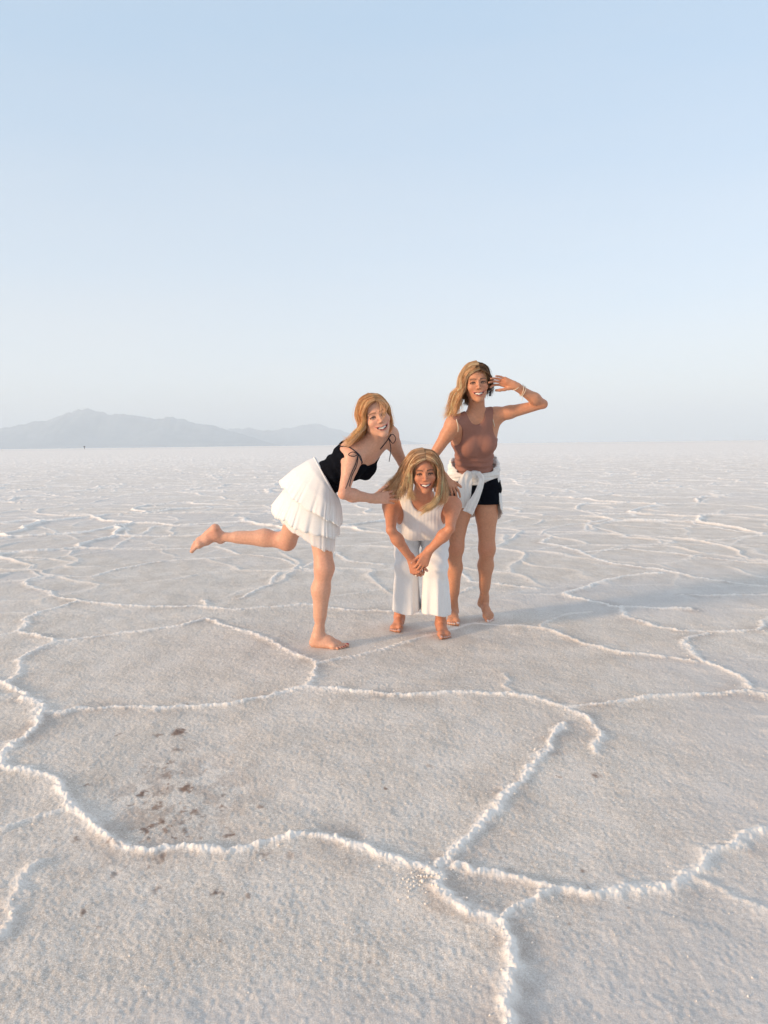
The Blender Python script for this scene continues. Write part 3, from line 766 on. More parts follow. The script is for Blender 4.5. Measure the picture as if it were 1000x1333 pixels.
def cloth(name, f, lo, hi, mat, root, loc, h=.0045, minf=400):
    ax = [axis(lo[i], hi[i], h) for i in range(3)]
    v, fa = surface(f, ax, B=16); fa = keep_big(v, fa, minf)
    return mesh_obj(name, v, fa, mat, root, loc=loc)
def hair_mesh(locks, root, loc, colors, seed, r0=.0010, wave=.005):
    g = np.random.default_rng(seed); paths = []; radii = []; cols = []
    for guides, N, spread, *opt in locks:
        n = 20; gs = [spline(q, n) for q in guides]; cl = opt[0] if opt else colors
        N = int(N*2.3); nc = max(3, N//28); cp = g.random((nc, 3))*6.28; co = g.normal(0, 1, (nc, 3)); cf = g.uniform(2.5, 5.5, nc); cc_ = g.integers(len(cl), size=nc); cb = g.uniform(.85, 1.15, nc)
        for i in range(N):
            k_ = g.integers(nc); u = ((k_+g.random()*1.6-.3)/nc)*(len(gs)-1); u = min(max(u, 0), len(gs)-1.001) if len(gs) > 1 else 0
            k = int(u); fr = u-k
            p = gs[k]*(1-fr)+gs[k+1]*fr if len(gs) > 1 else gs[0].copy()
            t = np.linspace(0, 1, n)[:, None]
            p = p+co[k_]*spread*.75*(.15+t**1.2)+g.normal(0, 1, 3)*spread*.55*(.35+t)
            p = p+wave*t*np.sin(cf[k_]*t*2.2+cp[k_][None])+wave*.3*t*np.sin(9*t+g.random(3)[None]*6.28)
            p = p+(g.random()-.5)*.025*t**2.5*np.array([1, .3, .6])
            fly = g.random() < .07
            if fly: p = p+g.normal(0, 1, 3)*.016*t**1.3*[1, 1, .6]+(p-p.mean(0))*.06*t
            m = max(int(n*g.uniform(.70, 1.0)), 6); p = p[:m]
            tt = np.linspace(0, 1, m); r = r0*g.uniform(.7, 1.4)*(1-.85*tt**2.5)*(.6 if fly else 1)
            ci = cc_[k_] if g.random() < .7 else g.integers(len(cl)); c = np.array(cl[ci])*cb[k_]*g.uniform(.88, 1.12)
            paths.append(p); radii.append(r); cols.append(np.clip(c[None]*(.84+.30*tt[:, None]), 0, 1))
    return tubes(paths, radii, cols, 4)
def scalp(c, R, s, extra=None, thick=.010, hairline=(0, -.115, -.030, .070, .100, .142)):
    S1 = Sdf(); T = lambda *v: c+R@(s*A(*v))
    S1.ell(T(0, .016, .042), s*(A(.0725, .090, .080)+thick), R, .03)
    S1.ell(T(0, .035, -.02), s*A(.066, .070, .085), R, .04)
    if extra: extra(S1, T)
    hx, hy, hz, a, b, d = hairline
    S1.ell(T(hx, hy, hz), s*A(a, b, d), R, .012, 1)
    return S1
NOHAIR=False
def hair(root, loc, head_, locks, colors, seed, extra=None, thick=.010, r0=.0010, hairline=(0, -.115, -.030, .070, .100, .142), wave=.005):
    c, R, s = head_
    if os.environ.get('NOHAIR'): return
    S1 = scalp(c, R, s, extra, thick, hairline); ax = [axis(c[i]-.17, c[i]+.17, .0035) for i in range(3)]
    v, f = surface(S1, ax); q = (v-c)@R
    k = .55+.12*np.sin(q[:, 0]*420+3*np.sin(q[:, 2]*60))
    col = np.asarray(colors[0])[None]*k[:, None]
    V, Fc, Cc = hair_mesh(locks, root, loc, colors, seed, r0=r0, wave=wave)
    V = np.concatenate([v, V]); Fc = np.concatenate([f, Fc+len(v)]); Cc = np.concatenate([col, Cc])
    return mesh_obj('hair', V, Fc, MT['hair'], root, col=Cc, loc=loc)
def person_root(loc, label, group='women posing together on the salt flat'):
    r = bpy.data.objects.new('person', None); r.location = loc; C.objects.link(r)
    tag(r, label, 'person', group); return r
def span(p, r, h): return [(p[i]-r, p[i]+r, h) for i in range(3)]
def blen(n, a, b): print('  ', n, round(float(np.linalg.norm(a-b)), 3))
def subset(S, idx): T = Sdf(); T.p = S.p[idx[0]:idx[1]]; return T

# ------------------------------------------------------------------ woman in black camisole and white skirt
def woman_a():
    s = 1.0
    pel = P(409, 637, 4.34); shR = P(459, 594, 4.02); shL = P(506, 566, 4.17); hipL = P(415, 652, 4.36); hipR = P(397, 648, 4.30)
    neck = P(485, 575, 4.09); spine = nrm((shR+shL)/2-pel)
    Rp = frame(A(.75, .62, 0), nrm(spine*.75+A(0, 0, .6))); che = (shR+shL)/2-spine*.125
    Rc = frame(A(.80, .40, .25), spine)
    knL = P(422, 739, 4.27); anL = P(415, 827, 4.33); anL[2] = .072
    knR = P(374, 704, 4.58); anR = P(283, 698, 4.62)
    elR = P(447, 643, 3.95); wrR = P(487, 649, 4.08); elL = P(524, 602, 4.34); wrL = P(546, 622, 4.40)
    hc = P(489, 543, 3.98); Rh = frame(A(.95, .22, .30), A(-.30, -.10, .94)); hs = 1.0
    loc = G(420, 843); loc[2] = 0
    S = Sdf(); torso(S, pel, Rp, che, Rc, shL, shR, hipL, hipR, neck, .97, 1.0)
    nt_ = len(S.p)
    limb_leg(S, hipL, knL, anL, A(-1, .15, 0), .98, 1.02)
    limb_leg(S, hipR, knR, anR, A(.1, .3, 1), .98, 1.02)
    nails = []
    foot(S, anL, A(1, -.22, 0), A(0, 0, 1), 1, .98, nails)
    foot(S, anR, A(-.70, -.05, -.68), A(.60, .45, -.62), -1, .98, nails)
    S.cone(neck-spine*.02, hc+Rh@A(0, .025, -.07), .056, .050, .03)
    head(S, hc, Rh, hs)
    limb_arm(S, shR, elR, wrR, 1.0); limb_arm(S, shL, elL, wrL, 1.0)
    hand(S, wrR, A(1, .28, .05), A(-.25, 1, -.1), 1, .95, curls=(10, 14, 16, 22), spread=7, thumb=(.7, .6, .35), nails=nails)
    hand(S, wrL, A(.85, .1, -.45), A(-.2, .1, -1), -1, .95, nails=nails)
    for n_, a, b in (('thigh', hipL, knL), ('calf', knL, anL), ('thighR', hipR, knR), ('calfR', knR, anR), ('uarmR', shR, elR), ('farmR', elR, wrR), ('uarmL', shL, elL), ('farmL', elL, wrL), ('sh', shL, shR), ('spine', pel, (shL+shR)/2), ('head', neck, hc)): blen(n_, a, b)
    root = person_root(loc, 'red-blonde woman in black camisole and tiered white skirt, one leg kicked back behind her')
    pal = dict(nail=(.72, .48, .42), flush=(.62, .20, .13), lip=(.52, .16, .14), brow=(.14, .06, .03), lash=(.045, .025, .02))
    fines = [span(hc, .125, .0019), span(wrR+A(.08, .02, 0), .10, .0026), span(anR+A(-.08, 0, -.08), .13, .0028), [(anL[0]-.07, anL[0]+.24, .0028), (anL[1]-.1, anL[1]+.08, .0028), (-.02, .05, .0024)]]
    body = build_body('a', S, root, loc, (.66, .37, .26), [pel, shR, shL, knL, knR, anR+A(-.1, 0, -.1), anL+A(.15, 0, 0), elR, wrR, elL, wrL+A(.1, 0, -.05), hc], (hc, Rh, hs), fines, pal, nails, (.35, .03, .04),
        [(knL, .07, .25), (elR, .06, .25), (anR+A(-.02, -.03, .02), .05, .3), (wrR+A(.1, 0, 0), .05, .2), (knR, .08, .25)])
    face_bits(body, hc, Rh, hs, (.10, .16, .20), loc, MT)
    # camisole
    base = subset(S, (0, nt_)); Lc = lambda x, y, z: [((x-che[0])*Rc[0, i]+(y-che[1])*Rc[1, i]+(z-che[2])*Rc[2, i]) for i in range(3)]
    def cami(x, y, z, cen=None, br=0.):
        d = base(x, y, z, cen, br); a, b, c = Lc(x, y, z)
        wr = .0035*np.sin(c*95+a*30+3*np.sin(b*22+a*11))*sstep(.06, -.08, c)+.002*np.sin(b*70+c*50)
        top = c-.058+.35*np.maximum(.03-np.abs(a), 0)+.030*sstep(-.02, .04, b)
        px_ = (x-pel[0])*Rp[0, 2]+(y-pel[1])*Rp[1, 2]+(z-pel[2])*Rp[2, 2]
        d = smin(-smin(-(d-.007-wr), -(top), .004)*1, d-.007-wr, .0001) if False else -smin(-(d-.007-wr), -top, .004)
        return -smin(-d, -(.045-px_), .004)
    cloth('camisole_top', cami, che-.28, che+.28, MT['black'], root, loc)
    # tie straps
    paths = []; rad = []
    def strap(pts, r=.0028, n=30): paths.append(spline(pts, n)); rad.append(np.full(n, r))
    Q = lambda x, y, Y: P(x, y, Y)
    surf = lambda p, off=.004: snap(S, p, off)
    strap([surf(Q(434, 578, 4.08)), surf(Q(442, 577, 4.02)), surf(Q(452, 579, 3.98)), surf(Q(462, 586, 3.96)), surf(Q(470, 594, 3.97)), surf(Q(475, 606, 4.0))])
    strap([surf(Q(436, 582, 4.10)), surf(Q(441, 572, 4.12)), surf(Q(449, 565, 4.12))])
    b = surf(Q(467, 591, 3.96), .008)
    for l in ([(0, 0, 0), (-.03, -.012, .012), (-.052, -.012, -.002), (-.025, -.012, -.012), (0, 0, 0)], [(0, 0, 0), (.012, -.01, -.012), (.022, -.01, -.045), (.012, -.01, -.03), (0, 0, 0)]):
        strap([b+A(*q) for q in l], .0022)
    strap([b, surf(Q(464, 604, 3.95), .006), surf(Q(459, 616, 3.93), .006), surf(Q(455, 626, 3.92), .006), Q(450, 636, 3.90)], .0022)
    strap([b, surf(Q(467, 606, 3.95), .006), surf(Q(461, 620, 3.93), .006), Q(455, 633, 3.90)], .0022)
    def flush():
        V, Fc, Cc = tubes(paths, rad, [A(0, 0, 0)]*len(paths), 6); mesh_obj('tie_strap', V, Fc, MT['navy'], root, loc=loc); paths.clear(); rad.clear()
    flush()
    b2 = surf(Q(506, 570, 4.10), .008)
    strap([surf(Q(502, 590, 4.05)), b2, surf(Q(509, 560, 4.16))])
    for l in ([(0, 0, 0), (.02, -.02, .02), (.038, -.02, -.005), (.02, -.02, -.03), (0, 0, 0)],): strap([b2+A(*q) for q in l], .0022)
    strap([b2, b2+A(.01, -.015, -.06), b2+A(.0, -.01, -.13)], .0022)
    flush()
    # earring
    e = hc+Rh@(hs*A(-.080, .004, -.040)); V, Fc, _ = tubes([np.array([e+.007*A(math.cos(t), .3*math.cos(t), math.sin(t)) for t in np.linspace(0, 6.3, 14)])], [np.full(14, .0014)], [A(0, 0, 0)], 5)
    mesh_obj('earring', V, Fc, MT['silver'], root, loc=loc)
    # tiered skirt: each tier a gathered sheet hanging from the waist line of the tilted torso
    ax_ = nrm(P(414, 600, 4.28)-P(434, 640, 4.10))
    def tier(rows, m, amp, seed, nrow):
        """rows: (left px, right px, half depth, ruffle amount)"""
        th = np.linspace(0, 2*math.pi, m, endpoint=False); out = []
        cs = [( (P(*l, yl)+P(*r_, yr))/2, (P(*r_, yr)-P(*l, yl))/2, dep, rf) for l, yl, r_, yr, dep, rf in rows]
        for t in np.linspace(0, len(cs)-1, nrow):
            k = min(int(t), len(cs)-2); u = t-k
            c_, h_, d_, rf = [cs[k][i]*(1-u)+cs[k+1][i]*u for i in range(4)]
            un = nrm(h_); back = nrm(np.cross(A(0, 0, 1)-un*un[2], un))
            back = nrm(A(-.25, 1, .30)-un*(A(-.25, 1, .30)@un))
            tw = th+.16*np.sin(2*th+seed)+.07*np.sin(5*th+seed*2)+.03*np.sin(13*th)
            w = (.7*np.sin(tw*7+seed)+.5*np.sin(tw*15+seed*2.3+t*.10)+.14*np.sin(tw*29+seed*3.7+np.sin(th*5))+.45*rf**2*np.sin(tw*41+seed*1.9+2*np.sin(th*3)))/1.3
            w2 = (np.sin(th*5+seed*1.7)+np.sin(th*11+seed)+.5*np.sin(th*23+seed*3+2*np.sin(th*4)))/2.2
            rr = 1+rf*amp*w
            down = -A(.12, 0, 1.)
            ring = c_+np.cos(th)[:, None]*h_*rr[:, None]+np.sin(th)[:, None]*back*d_*rr[:, None]+down[None]*(rf*.009*w2)[:, None]+down[None]*(rf*.003*w)[:, None]
            out.append(ring)
        return np.array(out)
    # a waistband, then three tiers
    mk = lambda rows, amp, seed, nrow: tier(rows, 520, amp, seed, nrow)
    W0 = ((413, 599), 4.33, (435, 641), 4.17, .105, .0)
    g1 = mk([W0, ((405, 603), 4.34, (436, 645), 4.16, .125, .15), ((388, 611), 4.36, (440, 662), 4.16, .150, .5), ((370, 626), 4.40, (441, 683), 4.17, .170, 1.)], .034, 1.0, 30)
    g2 = mk([W0, ((396, 606), 4.34, (436, 652), 4.18, .122, .1), ((380, 630), 4.36, (436, 668), 4.18, .140, .3), ((359, 659), 4.42, (437, 700), 4.20, .160, 1.)], .036, 4.0, 30)
    g3 = mk([W0, ((390, 612), 4.34, (434, 655), 4.20, .115, .1), ((374, 640), 4.38, (434, 685), 4.20, .135, .3), ((366, 670), 4.42, (433, 719), 4.24, .130, .8)], .036, 7.0, 34)
    allV = []; allF = []; b0 = 0
    for i, g in enumerate((g1, g2, g3)):
        V, Fc = sheet(g, True); o = mesh_obj('skirt_tier', V, Fc, MT['white_sheer'] if i < 2 else MT['white_veil'], root, loc=loc)
        md = o.modifiers.new('thickness', 'SOLIDIFY'); md.thickness = .0016; md.offset = 0
    # lining so the legs do not show through the top tiers
    wb = tier([((412, 599), 4.335, (435.5, 642), 4.165, .108, 0), ((410, 601), 4.335, (434, 646), 4.165, .110, 0)], 80, 0, 0, 4)
    V, Fc = sheet(wb, True); o = mesh_obj('waistband', V, Fc, MT['white_linen'], root, loc=loc); md = o.modifiers.new('thickness', 'SOLIDIFY'); md.thickness = .008; md.offset = 0
    # hair
    H = lambda x, y, z: hc+Rh@(hs*A(x, y, z)); X = lambda x, y, d: P(x, y, 3.98+d)
    red = [(.80, .41, .18), (.92, .54, .26), (.98, .66, .36), (.66, .31, .13)]; pale = [(.90, .64, .40), (.82, .52, .29)]
    locks = [
     ([[H(.008, -.080, .084), H(-.030, -.086, .076), H(-.062, -.068, .040), H(-.080, -.040, -.01), X(461, 566, -.03), X(449, 576, -.0)],
       [H(.010, -.055, .112), H(-.045, -.052, .105), H(-.082, -.030, .05), H(-.088, -.015, -.01), X(462, 570, 0), X(446, 572, .02)],
       [H(.005, .0, .130), H(-.050, .0, .112), H(-.089, .010, .05), H(-.090, .015, -.02), X(463, 574, .04), X(452, 586, .02)],
       [H(.0, .05, .125), H(-.045, .06, .105), H(-.082, .06, .04), H(-.075, .06, -.04), X(470, 580, .09), X(462, 588, .08)],
       [H(.0, .09, .09), H(-.02, .11, .06), H(-.03, .11, .0), H(-.03, .09, -.06), X(480, 578, .12), X(474, 588, .12)]], 620, .008),
     ([[H(.012, -.080, .084), H(.040, -.080, .070), H(.064, -.062, .032), H(.070, -.030, .0), H(.074, .0, -.03), H(.070, .02, -.07)],
       [H(.012, -.03, .122), H(.056, -.02, .105), H(.084, .0, .045), H(.080, .02, -.02), H(.074, .03, -.07), H(.06, .04, -.11)],
       [H(.010, .04, .128), H(.05, .05, .105), H(.080, .05, .04), H(.072, .055, -.03), H(.06, .05, -.09), H(.04, .05, -.13)]], 380, .004),
     ([[H(-.070, -.045, -.0), X(460, 562, -.02), X(452, 570, -.0), X(445, 566, .02)], [H(-.075, -.03, -.03), X(458, 574, -.02), X(448, 580, .0), X(440, 578, .02)]], 40, .010, pale),
     ([[H(.014, -.075, .095), H(.010, -.100, .06), H(-.005, -.108, .02), H(-.015, -.105, -.01)], [H(.030, -.072, .090), H(.035, -.095, .055), H(.020, -.112, .015), H(-.018, -.112, -.02)], [H(.045, -.066, .08), H(.058, -.09, .045), H(.03, -.110, .015), H(-.02, -.105, -.028)]], 16, .003, pale),
    ]
    hair(root, loc, (hc, Rh, hs), locks, red, 3)
    return root
def snap(S, p, off=.004):
    p = np.asarray(p, float).copy()
    for _ in range(8):
        q = [np.full((1, 1, 1), c) for c in p]; d = float(S(*q).ravel()[0]); e = 1e-3; g = np.zeros(3)
        for i in range(3):
            w = p.copy(); w[i] += e; g[i] = (float(S(*[np.full((1, 1, 1), c) for c in w]).ravel()[0])-d)/e
        n = np.linalg.norm(g)
        if n < 1e-3: break
        p = p-g/n*(d-off)*.8
    return p

# ------------------------------------------------------------------ woman in white tank and wide trousers
def woman_b():
    s = .96
    pel = P(549, 676, 4.80); shR = P(510, 658, 4.34); shL = P(589, 658, 4.34)
    hipR = P(531, 684, 4.80); hipL = P(566, 684, 4.80); neck = P(550, 646, 4.31)
    spine = nrm((shR+shL)/2-pel); upc = nrm(A(0, -.66, .75)); che = (shR+shL)/2-upc*.115+A(0, 0, .0)
    Rp = frame(A(1, 0, 0), nrm(A(0, -.75, .66))); Rc = frame(A(1, 0, 0), upc)
    knR = P(530, 737, 4.54); knL = P(567, 739, 4.46); anR = P(520, 802, 4.80); anR[2] = .072; anL = P(574, 808, 4.62); anL[2] = .072
    elR = P(509, 690, 4.19); elL = P(586, 688, 4.19); wrR = P(536, 729, 4.27); wrL = P(557, 719, 4.25)
    hc = P(552, 615, 4.12); Rh = frame(A(1, .02, .06), A(-.05, -.16, .98)); hs = .98
    loc = G(547, 822); loc[2] = 0
    S = Sdf(); torso(S, pel, Rp, che, Rc, shL, shR, hipL, hipR, neck, .96, 1.08)
    nt_ = len(S.p); nails = []
    limb_leg(S, hipR, knR, anR, A(0, 1, .3), .96); limb_leg(S, hipL, knL, anL, A(0, 1, .3), .96)
    foot(S, anR, A(-.18, -1, 0), A(0, 0, 1), 1, .95, nails)
    foot(S, anL, A(.08, -1, 0), A(0, 0, 1), -1, .95, nails)
    S.cone(neck+A(0, .03, -.02), hc+Rh@A(0, .03, -.06), .055, .050, .03)
    head(S, hc, Rh, hs, ear=False)
    limb_arm(S, shR, elR, wrR, .98, fat=.98); limb_arm(S, shL, elL, wrL, .98, fat=.98)
    hand(S, wrR, A(.30, -.05, -.95), A(.45, .85, .1), 1, .92, curls=(58, 62, 62, 60), spread=3, thumb=(.8, .5, .5), nails=nails); ringfinger = S.prox[2]
    hand(S, wrL, A(-.42, -.22, -.86), A(-.35, .75, -.4), -1, .92, curls=(42, 45, 48, 50), spread=4, thumb=(.8, .5, .4), nails=nails)
    for n_, a, b in (('thighL', hipL, knL), ('calfL', knL, anL), ('thighR', hipR, knR), ('calfR', knR, anR), ('uarm', shR, elR), ('farm', elR, wrR), ('uarmL', shL, elL), ('farmL', elL, wrL), ('sh', shL, shR), ('spine', pel, (shL+shR)/2), ('head', neck, hc)): blen(n_, a, b)
    root = person_root(loc, 'blonde woman in white tank top and cropped white trousers, bending forward with hands clasped')
    pal = dict(nail=(.72, .48, .42), flush=(.42, .12, .07), lip=(.40, .12, .10), brow=(.03, .016, .010), lash=(.018, .012, .010))
    fines = [span(hc, .12, .0019), span((wrR+wrL)/2+A(0, 0, -.06), .11, .0026), [None, (4.42, 4.80, .003), (-.02, .05, .0026)]]
    fines[2] = [(anR[0]-.06, anL[0]+.06, .003), (4.40, 4.70, .003), (-.02, .05, .0026)]
    body = build_body('b', S, root, loc, (.56, .245, .145), [pel, shR, shL, anR+A(-.05, -.2, 0), anL+A(0, -.2, 0), elR, elL, wrR, wrL, hc, pel+A(0, .12, 0)], (hc, Rh, hs), fines, pal, nails, (.55, .35, .30),
        [(wrR+A(.02, 0, -.08), .05, .2)])
    face_bits(body, hc, Rh, hs, (.06, .05, .04), loc, MT)
    base = subset(S, (0, nt_)); Lc = lambda x, y, z: [((x-che[0])*Rc[0, i]+(y-che[1])*Rc[1, i]+(z-che[2])*Rc[2, i]) for i in range(3)]
    def tank(x, y, z, cen=None, br=0.):
        d = base(x, y, z, cen, br); a, b, c = Lc(x, y, z)
        d = d-.008-.0006*np.sin(a*300)-.003*np.sin(c*60+a*25)*sstep(.05, -.08, c)
        nb = np.sqrt((a/.066)**2+((b+.02)/.16)**2+((c-.200)/.084)**2)-1; nb = nb*.07
        hole = .088-np.sqrt(((np.abs(a)-.196))**2*1.0+(c-.085)**2*.50+(b*.30)**2)
        d = -smin(-d, nb, .004); d = -smin(-d, -hole, .004)
        zp = (x-pel[0])*Rp[0, 2]+(y-pel[1])*Rp[1, 2]+(z-pel[2])*Rp[2, 2]
        return -smin(-d, -(.05-zp), .004)
    cloth('tank_top', tank, che-.27, che+A(.27, .40, .27), MT['white_rib'], root, loc)
    # wide cropped trousers
    T0 = Sdf(); T0.p = list(base.p[:6]); T = Sdf()
    hemR = P(531, 792, 4.64); hemL = P(568, 796, 4.56)
    for h_, k_, m_ in ((hipR, knR, hemR), (hipL, knL, hemL)):
        T.cone(h_, k_+A(0, 0, .0), .098, .070, .03); T.cone(k_+A(0, .02, .0), m_+A(0, .0, -.06), .070, .096, .02, flat=(A(0, 1, 0), 1.15))
    midx = (knR[0]+knL[0])/2
    def pants(x, y, z, cen=None, br=0.):
        zp = (x-pel[0])*Rp[0, 2]+(y-pel[1])*Rp[1, 2]+(z-pel[2])*Rp[2, 2]
        d0 = np.maximum(T0(x, y, z, cen, br), zp-.055)
        d = T(x, y, z, cen, br)
        low = sstep(.50, .20, z)
        xx = np.where(x < midx, x-hemR[0], x-hemL[0])
        w = low*(.006*np.sin(xx*62+z*3+.6*np.sin(z*9))*(y < 4.7)+.004*np.sin(xx*118+y*40+z*5))+(1-low)*.003*np.sin(z*60+xx*50+y*30)
        crease = .012*np.exp(-np.abs(x-midx)/.010)*sstep(.66, .60, z)
        d = smin(d, d0, .03)-.004-w+crease
        return -smin(-d, -(.148+.008*np.sin(x*30+y*14)-z), .004)
    cloth('wide_leg_trousers', pants, A(hemR[0]-.16, 4.30, .12), A(hemL[0]+.16, 5.02, .85), MT['white_linen'], root, loc)
    # rings
    pa, pb, rr = ringfinger; pm = pa*.45+pb*.55; fd = nrm(pb-pa); u = nrm(np.cross(fd, A(0, 0, 1))); w_ = np.cross(fd, u)
    V, Fc, _ = tubes([np.array([pm+(rr+.0006)*(u*math.cos(t)+w_*math.sin(t)) for t in np.linspace(0, 6.3, 18)])], [np.full(18, .0018)], [A(0, 0, 0)], 5)
    mesh_obj('ring', V, Fc, MT['silver'], root, loc=loc)
    H = lambda x, y, z: hc+Rh@(hs*A(x, y, z)); X = lambda x, y, d: P(x, y, 4.12+d)
    bl = [(.74, .45, .25), (.90, .61, .37), (1, .77, .51), (.50, .28, .15)]; br_ = [(.22, .13, .07), (.30, .18, .09)]; pale = [(.80, .62, .38), (.70, .50, .29)]
    locks = [
     ([[H(.004, -.082, .088), H(-.032, -.090, .080), H(-.068, -.070, .046), H(-.084, -.055, .0), X(533, 637, -.05), X(532, 646, -.04)],
       [H(.006, -.040, .124), H(-.045, -.050, .115), H(-.088, -.045, .060), H(-.105, -.040, -.0), X(520, 641, -.03), X(516, 652, -.03)],
       [H(.004, .0, .134), H(-.055, -.005, .124), H(-.105, .0, .065), X(518, 618, .03), X(505, 632, .03), X(503, 646, .0)],
       [H(.0, .05, .130), H(-.055, .05, .112), H(-.105, .055, .04), X(516, 628, .08), X(506, 640, .07), X(510, 655, .05)],
       [H(.0, .09, .09), H(-.04, .11, .06), H(-.08, .11, .0), X(525, 640, .12), X(520, 655, .11)]], 900, .009),
     ([[H(.010, -.082, .088), H(.040, -.086, .074), H(.069, -.066, .040), H(.081, -.058, -.02), X(571, 643, -.09), X(560, 660, -.09), X(548, 668, -.07)],
       [H(.012, -.035, .124), H(.055, -.045, .110), H(.088, -.040, .050), H(.096, -.045, -.02), X(577, 648, -.07), X(566, 664, -.06)],
       [H(.010, .01, .132), H(.060, .01, .112), H(.098, .01, .045), H(.106, .0, -.02), X(582, 646, .0), X(572, 662, .0)],
       [H(.006, .07, .115), H(.055, .08, .08), H(.09, .08, .02), H(.09, .07, -.05), X(578, 650, .09), X(570, 656, .1)]], 560, .007),
     ([[H(.01, -.03, .126), H(-.04, -.03, .118), H(-.085, -.02, .06), H(-.10, -.0, .0)], [H(.01, .0, .134), H(.05, .0, .118), H(.088, .0, .06), H(.095, .0, .0)]], 60, .006, br_),
     ([[H(-.076, -.06, .02), H(-.080, -.065, -.05), X(535, 645, -.08), X(545, 655, -.06)], [H(-.07, -.065, .04), H(-.076, -.07, -.03), X(532, 640, -.08), X(527, 652, -.07)]], 60, .007, pale),
     ([[H(.072, -.062, .02), H(.072, -.075, -.06), X(565, 650, -.11), X(550, 660, -.11), X(540, 668, -.09)], [H(.075, -.06, .0), H(.078, -.07, -.08), X(568, 655, -.11), X(556, 668, -.10), X(546, 674, -.08)]], 70, .006, pale),
     ([[H(-.10, .02, .0), X(512, 628, .03), X(503, 634, .03), X(497, 634, .04)], [H(-.10, .03, -.02), X(508, 636, .03), X(500, 642, .03), X(494, 646, .03)]], 30, .010),
    ]
    def bulk(S1, T):
        S1.cone(T(-.045, .03, .06), P(516, 632, 4.19), .055*hs, .036, .05); S1.cone(P(518, 628, 4.19), P(515, 645, 4.17), .030, .022, .04)
        S1.cone(T(.045, .03, .05), T(.075, .02, -.06), .050*hs, .032, .05)
    hair(root, loc, (hc, Rh, hs), locks, bl, 5, wave=.008, extra=bulk, thick=.011, hairline=(0, -.120, -.036, .070, .112, .148))
    return root

